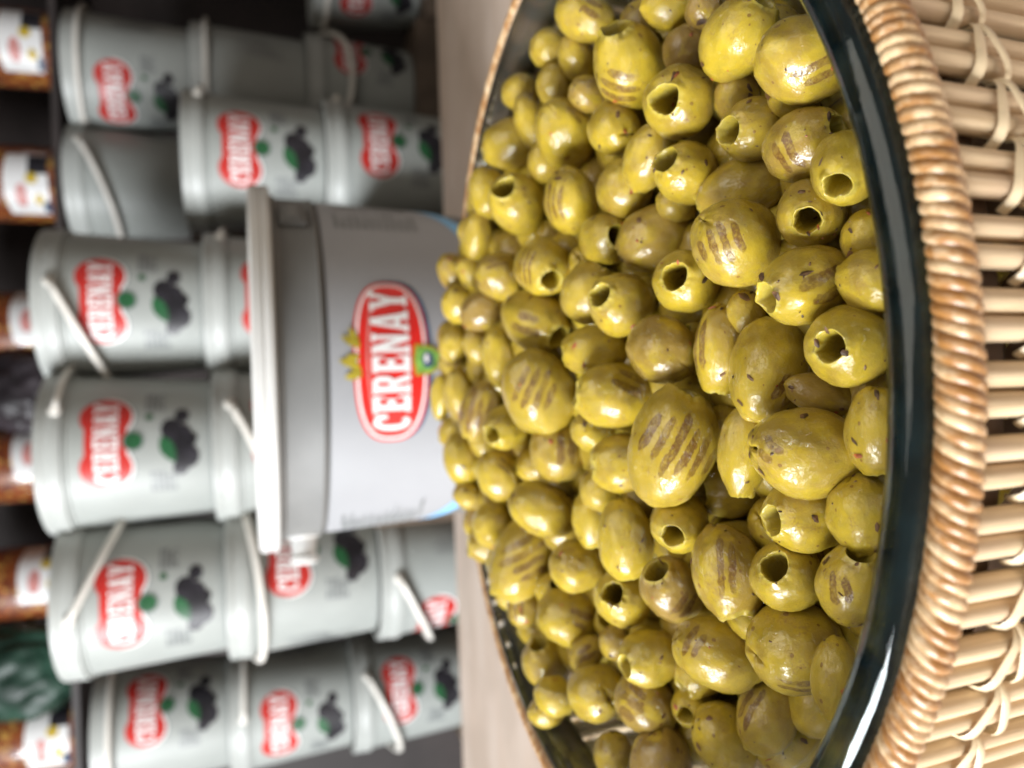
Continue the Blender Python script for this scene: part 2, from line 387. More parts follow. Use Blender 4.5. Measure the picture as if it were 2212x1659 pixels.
# ------------------------------------------------------------------ printing helpers: shapes laid on a conical wall
class Wrap:
    """maps (u, v) metres on a pail wall to a point; u to the viewer's right, v upwards"""
    def __init__(s, rbot, rtop, h): s.rb, s.rt, s.h = rbot, rtop, h
    def __call__(s, u, v, off=0):
        r = s.rb + (s.rt - s.rb) * v / s.h
        a = u / r; r += off
        return (r*math.sin(a), -r*math.cos(a), v)
class Print:
    def __init__(s, wrap): s.w = wrap; s.mb = MB(); s.k = 0
    def quad(s, p0, p1, p2, p3, off, mi, nu=3, nv=1):
        s.k += 1; off = off + (s.k % 9) * 0.00001
        vs = []
        for j in range(nv+1):
            for i in range(nu+1):
                a, b = i/nu, j/nv
                u = (p0[0]*(1-a)+p1[0]*a)*(1-b) + (p3[0]*(1-a)+p2[0]*a)*b
                v = (p0[1]*(1-a)+p1[1]*a)*(1-b) + (p3[1]*(1-a)+p2[1]*a)*b
                vs.append(s.w(u, v, off))
        fs = [(j*(nu+1)+i, j*(nu+1)+i+1, (j+1)*(nu+1)+i+1, (j+1)*(nu+1)+i) for j in range(nv) for i in range(nu)]
        s.mb.add(vs, fs, mi)
    def cols(s, u0, u1, n, top, bot, off, mi, nv=2):
        """area between two curves"""
        vs = []
        for i in range(n+1):
            u = u0 + (u1-u0)*i/n; a, b = bot(u), top(u)
            for j in range(nv+1): vs.append(s.w(u, a+(b-a)*j/nv, off))
        fs = [(i*(nv+1)+j, (i+1)*(nv+1)+j, (i+1)*(nv+1)+j+1, i*(nv+1)+j+1) for i in range(n) for j in range(nv)]
        s.mb.add(vs, fs, mi)
    def ell(s, cu, cv, a, b, off, mi, rot=0, n=22, pw=2.0):
        vs = [s.w(cu, cv, off)]; rings = 3
        for q in range(1, rings+1):
            for i in range(n):
                th = 2*math.pi*i/n; c, d = math.cos(th), math.sin(th)
                x = a*q/rings*math.copysign(abs(c)**(2/pw), c); y = b*q/rings*math.copysign(abs(d)**(2/pw), d)
                vs.append(s.w(cu+x*math.cos(rot)-y*math.sin(rot), cv+x*math.sin(rot)+y*math.cos(rot), off))
        fs = [(0, 1+i, 1+(i+1) % n) for i in range(n)]
        for q in range(rings-1):
            for i in range(n):
                k = (i+1) % n; b0 = 1+q*n
                fs.append((b0+i, b0+n+i, b0+n+k, b0+k))
        s.mb.add(vs, fs, mi)
    def poly(s, pts, off, mi):
        s.mb.add([s.w(u, v, off) for u, v in pts], [tuple(range(len(pts)))], mi)
    def letters(s, word, u0, v0, height, total, off, mi):
        """heavy condensed slab letters in quads, total width given"""
        wd = {'C': .62, 'E': .60, 'R': .68, 'N': .72, 'A': .74, 'Y': .70}
        gap = .07
        L = sum(wd[c] for c in word) + gap*(len(word)-1); k = total/L
        x = u0
        for c in word:
            W = wd[c]*k
            def q(*pts):
                P = [(x+p[0]*W, v0+p[1]*height) for p in pts]
                s.quad(*P, off, mi, 2, 1)
            if c == 'C':
                n = 14
                for i in range(n):
                    a0 = rad(50 + 260*i/n); a1 = rad(50 + 260*(i+1)/n)
                    f = lambda a, ro: (.5+.5*ro[0]*math.cos(a), .5+.5*ro[1]*math.sin(a))
                    q(f(a0, (.36, .66)), f(a0, (1, 1)), f(a1, (1, 1)), f(a1, (.36, .66)))
                q((.70, .62), (.98, .62), (.98, .95), (.70, .86))
            elif c == 'E':
                q((.10, 0), (.46, 0), (.46, 1), (.10, 1)); q((0, 0), (.1, 0), (.1, .12), (0, .12)); q((0, .88), (.1, .88), (.1, 1), (0, 1))
                q((.46, 0), (1, 0), (1, .17), (.46, .17)); q((.46, .83), (.96, .83), (.96, 1), (.46, 1)); q((.46, .43), (.80, .43), (.80, .59), (.46, .59))
                q((.82, .17), (1, .17), (1, .34), (.90, .34)); q((.80, .83), (.96, .83), (.96, .68), (.88, .68)); q((.70, .36), (.80, .36), (.80, .66), (.70, .66))
            elif c == 'R':
                q((.08, 0), (.40, 0), (.40, 1), (.08, 1)); q((0, 0), (.5, 0), (.5, .11), (0, .11)); q((0, .88), (.08, .88), (.08, 1), (0, 1))
                q((.40, .86), (.66, .86), (.72, 1), (.40, 1)); q((.40, .42), (.68, .42), (.66, .56), (.40, .56))
                q((.66, .86), (.72, 1), (.93, .86), (.70, .78)); q((.62, .60), (.90, .56), (.93, .86), (.62, .82)); q((.60, .56), (.66, .42), (.90, .56), (.66, .62))
                q((.46, .43), (.74, .43), (1.02, 0), (.70, 0))
            elif c == 'N':
                q((.08, 0), (.30, 0), (.30, 1), (.08, 1)); q((.72, 0), (.92, 0), (.92, 1), (.72, 1)); q((.08, 1), (.36, 1), (.92, 0), (.66, 0))
                q((0, 0), (.40, 0), (.40, .1), (0, .1)); q((.60, .9), (1, .9), (1, 1), (.60, 1)); q((0, .9), (.08, .9), (.08, 1), (0, 1))
            elif c == 'A':
                q((.05, 0), (.28, 0), (.52, 1), (.36, 1)); q((.66, 0), (.97, 0), (.66, 1), (.42, 1)); q((.26, .22), (.74, .22), (.70, .36), (.30, .36))
                q((-.02, 0), (.36, 0), (.36, .1), (-.02, .1)); q((.56, 0), (1.04, 0), (1.04, .1), (.56, .1))
            elif c == 'Y':
                q((.34, 0), (.66, 0), (.66, .45), (.34, .45)); q((.34, .42), (.62, .42), (.30, 1), (.02, 1)); q((.42, .42), (.66, .42), (.98, 1), (.76, 1))
                q((.22, 0), (.78, 0), (.78, .1), (.22, .1)); q((-.06, .9), (.40, .9), (.40, 1), (-.06, 1)); q((.64, .9), (1.05, .9), (1.05, 1), (.64, 1))
            x += W + gap*k
    def leaf(s, cu, cv, L, W, ang, off, mi, n=8):
        vs = []; ca, sa = math.cos(ang), math.sin(ang)
        for i in range(n+1):
            a = i/n; hw = W*math.sin(math.pi*a)**.8*(1-.25*a) + 1e-5
            for q in (-hw, hw):
                x, y = a*L, q
                vs.append(s.w(cu + x*ca - y*sa, cv + x*sa + y*ca, off))
        s.mb.add(vs, [(2*i, 2*i+1, 2*i+3, 2*i+2) for i in range(n)], mi)

# ------------------------------------------------------------------ the stacked pails behind
PH = 0.196; RB, RTP = 0.089, 0.1
def make_pail_meshes():
    body = MB()
    body.lathe([(0, .003), (.082, .003), (.084, 0), (.088, .0015), (RB, .006), (RB+(RTP-RB)*.5, .085), (RTP-.0005, .160), (.1012, .162), (.1012, .165), (RTP-.0005, .167), (RTP, .181), (.094, .181), (.094, .175), (0, .175)], 64)
    m_body = body.mesh('pail_body', [M_PAIL]); autosmooth(m_body)
    lid = MB()
    lid.lathe([(r_, z_-.024) for r_, z_ in ((.1004, .190), (.1038, .190), (.1046, .193), (.1040, .2055), (.1032, .2075), (.1036, .2095), (.1044, .2115), (.1036, .2185), (.1005, .220), (.0965, .219), (.0955, .212), (.0940, .2095), (.060, .2085), (0, .2080))], 64)
    m_lid = lid.mesh('lid', [M_LID]); autosmooth(m_lid)
    W = Wrap(RB, RTP, .181)
    pr = Print(W); cv = .119
    def peanut(g):
        def f(u):
            r = .0255+g; c = .031; x = abs(u)
            if x > c: return math.sqrt(max(r*r-(x-c)**2, 0))
            base = math.sqrt(max(r*r-(c-x)**2, 0)); waist = .0205+g
            return max(base, waist)
        return f
    def blob(g, off, mi):
        f = peanut(g); e = .0565+g-.00001
        # denser columns at the ends
        us = [-e*math.cos(math.pi*i/44) for i in range(45)]
        for a, b in zip(us[:-1], us[1:]): pr.cols(a, b, 1, lambda u: cv+f(u)*1.12, lambda u: cv-f(u)*1.12, off, mi, 1)
    blob(.0042, .0003, 1); blob(.0022, .0005, 2); blob(0, .0008, 0)
    m_logo = pr.mb.mesh('logo', [M_RED, M_INKG, M_INKW], False)
    lt = Print(W); lt.letters('CERENAY', -.050, cv-.0135, .027, .100, .0011, 0)
    m_let = lt.mb.mesh('lettering', [M_INKW], False)
    em = Print(W); em.ell(0, cv-.030, .0125, .0125, .0011, 1); em.ell(0, cv-.030, .0105, .0105, .0013, 0)
    m_em = em.mb.mesh('emblem', [M_GREEN, M_INKG, M_GREEN], False)
    fr = Print(W); k = .000192
    for (x, y, r, o) in ((1090, 170, 46, 0), (1020, 262, 66, 1), (1085, 300, 68, 2), (1060, 395, 70, 3), (1125, 440, 74, 4), (1078, 512, 48, 5), (1150, 330, 40, 6)):
        fr.ell(-(y-330)*k, cv-(x-600)*k*.9, r*k*1.08, r*k*.95, .0003+.00008*o, 0)
    fr.leaf(.004, cv-.061, .036, .0095, rad(205), .0011, 1)
    m_fr = fr.mb.mesh('fruit_print', [M_BLACK, M_GREEN], False)
    tx = Print(W)
    for row in range(4):
        for kx in range(6):
            if random.random() < .85: tx.quad((.039+kx*.0047, cv-.047-row*.0058), (.039+kx*.0047+.0038, cv-.047-row*.0058), (.039+kx*.0047+.0038, cv-.043-row*.0058), (.039+kx*.0047, cv-.043-row*.0058), .0004, 0, 1)
    for row in range(5):
        for kx in range(6):
            if random.random() < .8: tx.quad((-.066+kx*.0047, cv-.052-row*.0062), (-.066+kx*.0047+.0036, cv-.052-row*.0062), (-.066+kx*.0047+.0036, cv-.0475-row*.0062), (-.066+kx*.0047, cv-.0475-row*.0062), .0004, 1, 1)
    tx.ell(.030, cv-.0475, .0045, .0045, .0004, 2)
    # panel of small print round the back and sides
    for c0 in (.115, .175, -.165):
        for kx in range(11):
            u = c0 + kx*.0042; top = .148 - random.random()*.02; bot = .03 + random.random()*.05
            tx.quad((u, bot), (u+.0016, bot), (u+.0016, top), (u, top), .0004, 0, 1, 4)
    m_tx = tx.mb.mesh('small_print', [M_INKT, M_INKG, M_GREEN], False)
    def handle(drop):
        h = MB(); pts = []
        for i in range(25):
            a = math.pi*i/24; x = .1075*math.cos(a); s_ = math.sin(a)
            pts.append((x, -s_*(.1105) , .173 - drop*s_))
        h.tube(pts, .0036, 8, 0, 1.6)
        for sx in (-1, 1): h.lathe([(0, 0), (.007, 0), (.007, .006), (0, .006)], 12)
        # the lathed buttons turned to the pail's sides
        nb = 12*4
        for bi, sx in enumerate((-1, 1)):
            st = len(h.v) - nb*(2-bi)
            for q in range(nb):
                x, y, z = h.v[st+q]; h.v[st+q] = (sx*(.1025+z), x, .173+y)
        return h.mesh('handle', [M_HANDLE])
    return dict(pail_body=m_body, lid=m_lid, logo=m_logo, lettering=m_let, emblem=m_em, fruit_print=m_fr, small_print=m_tx), {d: handle(d) for d in (.004, .022, .055)}
PM, HM = make_pail_meshes()
def pail(loc, rot, hrot, drop, label):
    e = empty('pail', loc, 0)
    tag(e, label, 'bucket', 'white plastic pails stacked on the shelf')
    for n in ('pail_body', 'lid', 'logo', 'emblem', 'fruit_print', 'small_print'):
        o = link(n, PM[n], e); o.rotation_euler = (0, 0, rot)
        if n == 'small_print': tag(o, kind='stuff')
        if n == 'logo': tag(link('lettering', PM['lettering'], o), kind='stuff')
    if drop is not None:
        o = link('handle', HM[drop], e); o.rotation_euler = (0, 0, hrot)
    return e
# column: photo x of the lid top, photo y of its middle, depth, [(label turn, handle turn, handle drop, label)]
stacks = [
 (126, 106, 1.35, [(-38, 25, .004, 'pail at the top edge of the photo with its logo turned aside'),
                   (115, 10, .004, 'dim pail without visible logo at the top edge of the photo'),
                   (35, 0, .055, 'lowest dim pail at the top edge, beside the counter edge')]),
 (126, -212, 1.32, [None, None, (-40, 0, .004, 'sliver of a dark pail cut by the top edge of the photo near the counter')]),
 (132, 366, 1.37, [(150, -57, .055, 'pail turned to show no logo, handle hanging down, behind the front stack')]),
 (388, 307, 1.15, [(0, 140, .004, 'upper pail of the short front stack, between the tub and the top edge'),
                   (14, 160, .004, 'lower pail of the short front stack, its bottom hidden by the counter')]),
 (62, 647, 1.036, [(0, -78, .055, 'topmost pail with a cream handle slung across its lid, logo facing out'),
                   (3, 150, .004, 'second pail under the one with the slung handle, mostly behind the big grey tub')]),
 (68, 995, 0.998, [(10, 123, .004, 'topmost pail level with the tub logo, a handle end on its lid'),
                   (15, -57, .055, 'pail with a handle slanting over its lid, cut off by the white tub lid')]),
 (103, 1338, 1.006, [(3, 88, .055, 'topmost pail with handle looped over the lid, on the tub knob side'),
                     (30, -20, .022, 'middle pail of the stack next to the tub knob, logo turned toward the tub'),
                     (-52, -88, .055, 'lowest pail of the stack by the tub knob, only its logo end showing')]),
 (192, 1632, 1.25, [(32, 20, .004, 'upper pail in the stack at the bottom left corner of the photo'),
                    (-4, 100, .004, 'middle pail in the bottom left stack, logo cut off by the photo edge'),
                    (12, -60, .055, 'lowest pail at the bottom edge, standing beside the counter edge')]),
]
bases = []
for (px, py, dep, tiers) in stacks:
    p = at(px, py, dep-.100) + Vector((0, .100, 0))
    for k, tier in enumerate(tiers):
        if tier is None: continue
        rot, hr, drop, lab = tier
        pail((p.x, p.y, p.z - PH*(k+1)), rad(rot), rad(hr), drop, lab)
    bases.append((p.x, p.y, p.z - PH*len(tiers)))
# supports: a low shelf with risers under the stacks
for (x, y, z) in bases:
    m_ = MB(); m_.box((x-.112, y-.112, -.62), (x+.112, y+.112, z))
    o = m_.build('wooden_riser', M_SHELF, None, False)
    tag(o, kind='structure')
mb = MB(); mb.box((-1.3, .88, -.66), (1.3, 1.9, -.62)); tag(mb.build('low_shelf', M_SHELF, None, False), kind='structure')

# ------------------------------------------------------------------ chilli jars on the upper shelf
def make_jar_meshes():
    j = MB()
    j.lathe([(0, .002), (.060, .002), (.066, 0), (.071, .006), (.072, .02), (.0705, .03), (.072, .04), (.072, .125), (.0705, .135), (.072, .15), (.068, .175), (.058, .186), (.056, .19), (0, .19)], 40)
    m1 = j.mesh('jar_body', [M_CHILI]); autosmooth(m1, 50)
    c = MB(); c.lathe([(.057, .188), (.0625, .188), (.063, .192), (.062, .212), (.059, .216), (0, .216)], 40)
    m2 = c.mesh('cap', [M_RED]); autosmooth(m2)
    W = Wrap(.072, .072, .2); p = Print(W)
    p.cols(-.060, .060, 14, lambda u: .080+.006*math.cos(u*26), lambda u: .016-.003*math.cos(u*26), .0008, 0, 4)
    p.ell(-.020, .058, .022, .010, .0012, 1)
    p.ell(.012, .040, .010, .010, .0012, 2); p.ell(-.026, .030, .010, .008, .0014, 2)
    p.cols(.020, .058, 5, lambda u: .046, lambda u: .014, .0010, 3, 2); p.cols(-.054, -.030, 4, lambda u: .024, lambda u: .0125, .0016, 4, 1)
    m3 = p.mb.mesh('jar_label', [M_INKW, M_PINK, M_YEL, M_BLACK, M_NAVY], False)
    return m1, m2, m3
JM = make_jar_meshes()
SHELF2 = at(112, 830, 1.46).z - .028
for k, (py, rz, lab) in enumerate([(100, -8, 'jar of red chilli flakes nearest the top left corner, white label with a dark corner'),
                        (392, -14, 'second chilli flake jar from the top, white label with yellow spots'),
                        (708, 25, 'chilli flake jar peeping over the pail with the slung handle'),
                        (1000, 35, 'chilli flake jar over the middle pail stack, only its shoulder of label showing'),
                        (1262, 30, 'chilli flake jar between the dark bag and the green bag'),
                        (1592, 10, 'chilli flake jar nearest the bottom left corner')]):
    q = at(112, py, 1.46)
    e = empty('chilli_jar', (q.x, 1.675 + .01*((k*7) % 3), SHELF2), rad(rz))
    tag(e, lab, 'jar', 'jars of chilli flakes on the upper shelf')
    link('jar_body', JM[0], e); link('cap', JM[1], e); link('jar_label', JM[2], e)
mb = MB(); mb.box((-1.5, 1.60, SHELF2-.012), (1.5, 1.94, SHELF2)); tag(mb.build('upper_shelf', M_WALL, None, False), kind='structure')

def bag(name, loc, sx, sy, sz, mat, label, seed):
    bm = bmesh.new(); bmesh.ops.create_icosphere(bm, subdivisions=5, radius=1)
    for v in bm.verts:
        c = v.co.copy(); n = noise.fractal(c*1.6 + Vector((seed, 0, 0)), .8, 2, 4)
        rdg = 1 - abs(noise.noise(c*3.1 + Vector((0, seed, 0))))*2
        v.co = c*(1 + .16*n + .03*rdg)
        v.co.x *= sx; v.co.y *= sy; v.co.z = max(v.co.z, -.86)*sz
    lo = min(v.co.z for v in bm.verts)
    for v in bm.verts: v.co.z -= lo
    me = bpy.data.meshes.new(name); bm.to_mesh(me); bm.free()
    me.polygons.foreach_set('use_smooth', [True]*len(me.polygons))
    o = link(name, me, None, mat); o.location = loc
    return tag(o, label, 'bag')
M_GBAG = simple('green_plastic_film', (.018, .060, .038), .45, .3, 14)
M_PBAG = simple('dark_plum_plastic_film', (.045, .036, .042), .45, .3, 14)
q = at(112, 1440, 1.44); bag('plastic_bag', (q.x, 1.63, SHELF2), .09, .055, .12, M_GBAG, 'crumpled dark green plastic bag between two chilli jars at the left edge', 3.1)
q = at(112, 848, 1.46); bag('plastic_bag', (q.x, 1.65, SHELF2), .075, .06, .085, M_PBAG, 'dark plum plastic bag on the upper shelf at the left edge', 8.7)

def letter_spans(word, u0, total):
    wd = {'C': .62, 'E': .60, 'R': .68, 'N': .72, 'A': .74, 'Y': .70}
    k = total/(sum(wd[c] for c in word) + .07*(len(word)-1)); out = []
    for c in word:
        out.append((u0, u0+wd[c]*k)); u0 += (wd[c]+.07)*k
    return out

# ------------------------------------------------------------------ the big grey tub on the counter
def big_tub():
    ctr = at(548, 800, 0.605); H = ctr.z
    e = empty('tub', (ctr.x, ctr.y, 0), 0)
    tag(e, 'big grey plastic tub with white lid and red oval logo, standing behind the olives', 'bucket')
    b = MB()
    rb, rt, ht = .121, .1315, H-.0155
    b.lathe([(0, .004), (.112, .004), (.115, 0), (.120, .002), (rb, .008), (rb+(rt-rb)*.5, ht*.5), (rt-.003, ht-.0315), (rt, ht-.030), (rt+.001, ht-.028), (rt, ht-.0265), (rt+.0005, ht-.004), (rt+.003, ht-.002), (rt+.003, ht), (rt-.006, ht), (0, ht-.004)], 96)
    o = b.build('tub_body', M_TUB, e); autosmooth(o.data)
    l = MB(); z = H-.0155
    l.lathe([(rt+.0005, z+.0005), (.1395, z+.0005), (.1415, z+.002), (.1418, z+.0055), (.1410, z+.0065), (.1410, z+.0075), (.1418, z+.0085), (.1415, z+.0135), (.139, z+.0155), (.130, z+.015), (.127, z+.0115), (0, z+.0105)], 96)
    o = l.build('lid', M_WHITE, e); autosmooth(o.data)
    # square tab on the collar, right; pivot knob with handle, left
    W = Wrap(rb, rt, ht)
    tb = MB(); a0 = rad(52)
    def cyl(a, r, zz): return (r*math.sin(a), -r*math.cos(a), zz)
    for (z0, z1, w0, dr) in ((ht-.0245, ht-.004, .105, .004), (ht-.0205, ht-.008, .075, .0058)):
        vs = []
        for i in range(7):
            a = a0 - w0 + 2*w0*i/6
            for (r, zz) in ((rt-.002, z0), (rt+dr, z0+.002), (rt+dr, z1-.002), (rt-.002, z1)): vs.append(cyl(a, r, zz))
        fs = [(i*4+j, (i+1)*4+j, (i+1)*4+j+1, i*4+j+1) for i in range(6) for j in range(3)] + [(0, 1, 2, 3), (27, 26, 25, 24)]
        tb.add(vs, fs)
    tb.build('tab', M_TUB, e, False)
    kn = MB(); kn.lathe([(0, 0), (.0125, 0), (.0125, .003), (.0095, .004), (.0090, .017), (.0105, .018), (.0100, .022), (.007, .0235), (0, .0235)], 24)
    o = kn.build('handle_knob', M_WHITE, e); autosmooth(o.data)
    ka = rad(-76); o.location = cyl(ka, rt-.002, ht-.0165)
    o.rotation_euler = Vector(cyl(ka, 1, 0)).to_track_quat('Z', 'Y').to_euler()
    # label sheet with arched lower edge, blue edging
    p = Print(W); top = H-.048
    edge = lambda u: max(.006, (H-.172) + 1.55*u*u)
    p.cols(-.205, .205, 60, lambda u: top, lambda u: min(edge(u)+.007, top-.001), .0006, 0, 8)
    p.cols(-.198, .198, 60, lambda u: min(edge(u)+.007, top-.002), lambda u: min(edge(u)-.0045, top-.008), .0008, 1, 1)
    lab = p.mb.build('label_sheet', [M_LABEL, M_BLUE], e, False)
    lab.data.polygons.foreach_set('use_smooth', [True]*len(lab.data.polygons))
    lg = Print(W); cu, cv = 0.0, H-.088
    lg.ell(cu+.001, cv-.0022, .0555, .0258, .0009, 1, 0, 48, 2.7); lg.ell(cu, cv, .0550, .0252, .0011, 0, 0, 48, 2.7)
    lg.ell(cu, cv, .0533, .0236, .0013, 2, 0, 48, 2.7); lg.ell(cu, cv, .0515, .0218, .0015, 0, 0, 48, 2.7)
    # glossy swoosh line along the top of the oval
    lg.cols(-.040, .040, 16, lambda u: cv+.0165-3.0*u*u, lambda u: cv+.0152-3.0*u*u, .0017, 3, 1)
    lgo = lg.mb.build('logo', [M_REDB, M_NAVY, M_INKW, M_PINK], e, False)
    for ch, (x0, x1) in zip('CERENAY', letter_spans('CERENAY', cu-.0465, .094)):
        lt = Print(W); lt.letters(ch, x0, cv-.0125, .0255, x1-x0, .0018, 0)
        lt.mb.build('letter', M_INKW, lgo, False)
    em = Print(W)
    sh = lambda s: [(cu+.0005+x*s, cv-.0245+y*s) for x, y in ((-.0105, .0085), (0, .0105), (.0105, .0085), (.0095, -.002), (.0055, -.0085), (0, -.0125), (-.0055, -.0085), (-.0095, -.002))]
    em.poly(sh(1), .0019, 0); em.poly(sh(.82), .0021, 1); em.ell(cu+.0005, cv-.0245, .0055, .0040, .0023, 2); em.ell(cu+.0015, cv-.0235, .0030, .0014, .0025, 3)
    em.mb.build('emblem', [M_GOLD, M_LEAFG, M_NAVY, M_INKW], e, False)
    lf = Print(W)
    for i, (x, y, a, L) in enumerate(((-.012, .020, 30, .018), (-.004, .022, 75, .013), (.002, .021, 110, .012), (.008, .0205, 60, .014), (.006, .0215, 20, .016), (-.010, .0205, 100, .011))):
        lf.leaf(cu+.002+x, cv+y, L, .0030, rad(a), .0016+.0001*i, 0)
    lf.mb.build('leaf_sprig', M_GOLD, e, False)
    sp = Print(W)
    for side in (-1, 1):
        for kx in range(12):
            v = top-.010-kx*.0052
            sp.quad((side*.128-.020, v), (side*.128-.020+.012+.024*random.random(), v), (side*.128-.020+.012+.024*random.random(), v-.0022), (side*.128-.020, v-.0030), .0008, 0, 3)
        for kx in range(9):
            v = top-.012-kx*.0062
            sp.quad((side*.155-.010, v), (side*.155+.012, v), (side*.155+.012, v-.0036), (side*.155-.010, v-.0044), .0008, 1, 2)
    tag(sp.mb.build('small_print', [M_INKT, M_INKG], e, False), kind='stuff')
    fr = Print(W)
    for (u, v, r) in ((-.112, .052, .006), (-.124, .047, .005), (.100, .050, .004)): fr.ell(u, v, r, r*.7, .0005, 0)
    fr.mb.build('fruit_print', M_PINK, e, False)
    return e
big_tub()


# ------------------------------------------------------------------ olives
def olive_mesh(seed, hole=.42, tip=0.0, cut=.5):
    """unit olive: pitted hole at +z, cross cut at -z, real wall inside"""
    n, rows = 64, 34
    prof = []
    z_rim = math.sqrt(1-hole**2)
    th1 = math.acos(z_rim)
    for j in range(rows+1):
        th = math.pi - (math.pi-th1)*j/rows
        prof.append((math.sin(th), math.cos(th), 1.0))
    lip = .045
    prof += [(hole-.012, z_rim+.012, .9), (hole-lip, z_rim-.02, .6), (hole-lip-.03, z_rim-.12, .3), (hole-lip-.05, z_rim-.5, .2), (hole-lip-.06, .0, .1), (hole-lip-.10, -.5, 0), (hole*.5, -.66, 0), (0.0, -.70, 0)]
    vs = []
    S = Vector((seed*7.31, seed*3.17, seed*1.7))
    for j, (r, z, k) in enumerate(prof):
        for i in range(n):
            a = 2*math.pi*i/n
            d = Vector((r*math.cos(a), r*math.sin(a), z))
            f = 1.0
            if k > 0:
                q = d.normalized()
                f += (.075*noise.noise(q*1.15+S) + .035*noise.noise(q*2.6+S*1.3) + .012*noise.noise(q*7+S) + .006*noise.noise(q*14+S))*k
            if j >= rows-1 and j <= rows+4:        # torn, uneven edge of the hole
                g = .20*noise.noise(Vector((math.cos(a)*1.1, math.sin(a)*1.1, seed*2.9))) + .09*noise.noise(Vector((math.cos(a)*3.6, math.sin(a)*3.6, seed))) - .08*max(0, math.cos(a-seed*1.9))**26
                d.x *= 1+g; d.y *= 1+g; d.z += g*.30
            if j < 14:                              # slit cross and a small nipple at the closed end
                c4 = max(0, math.cos(2*(a+seed)))**14
                rr = r
                d.z += cut*.16*c4*math.exp(-((rr-.14)/.16)**2) + cut*.10*math.exp(-(rr/.10)**2)
                d.z -= tip*.16*math.exp(-(rr/.22)**2)
            vs.append(d*f)
    m = len(prof); fs = []
    for j in range(m-1):
        for i in range(n):
            k = (i+1) % n
            fs.append((j*n+i, j*n+k, (j+1)*n+k, (j+1)*n+i))
    fs.append(tuple(range(n-1, -1, -1)))
    me = mesh('olive', vs, fs, True)
    me.materials.append(M_OLIVE)
    return me
OM = [olive_mesh(s, h, t, c) for s, h, t, c in ((1, .42, 0, .6), (2, .40, .0, 1.), (3, .45, .15, .2), (4, .38, .0, .8), (5, .43, .4, .2), (6, .47, 0, .5), (7, .36, .2, .7), (8, .41, .45, .1), (9, .44, 0, .3), (10, .39, .2, .5))]
HOLE_R = [.42, .40, .45, .38, .43, .47, .36, .41, .44, .39]

CROP = {'A': (1800, 0, 1.659), 'B': (1800, 1000, 1.659), 'C': (1800, 2000, 1.62), 'D': (2700, 0, 1.659), 'E': (2700, 1000, 1.659), 'F': (2700, 2000, 1.62),
        'G': (1700, 700, 2.765), 'H': (1700, 1300, 2.765), 'I': (1700, 1800, 2.765), 'J': (2100, 2400, 2.6587)}
KD = 2212/4032
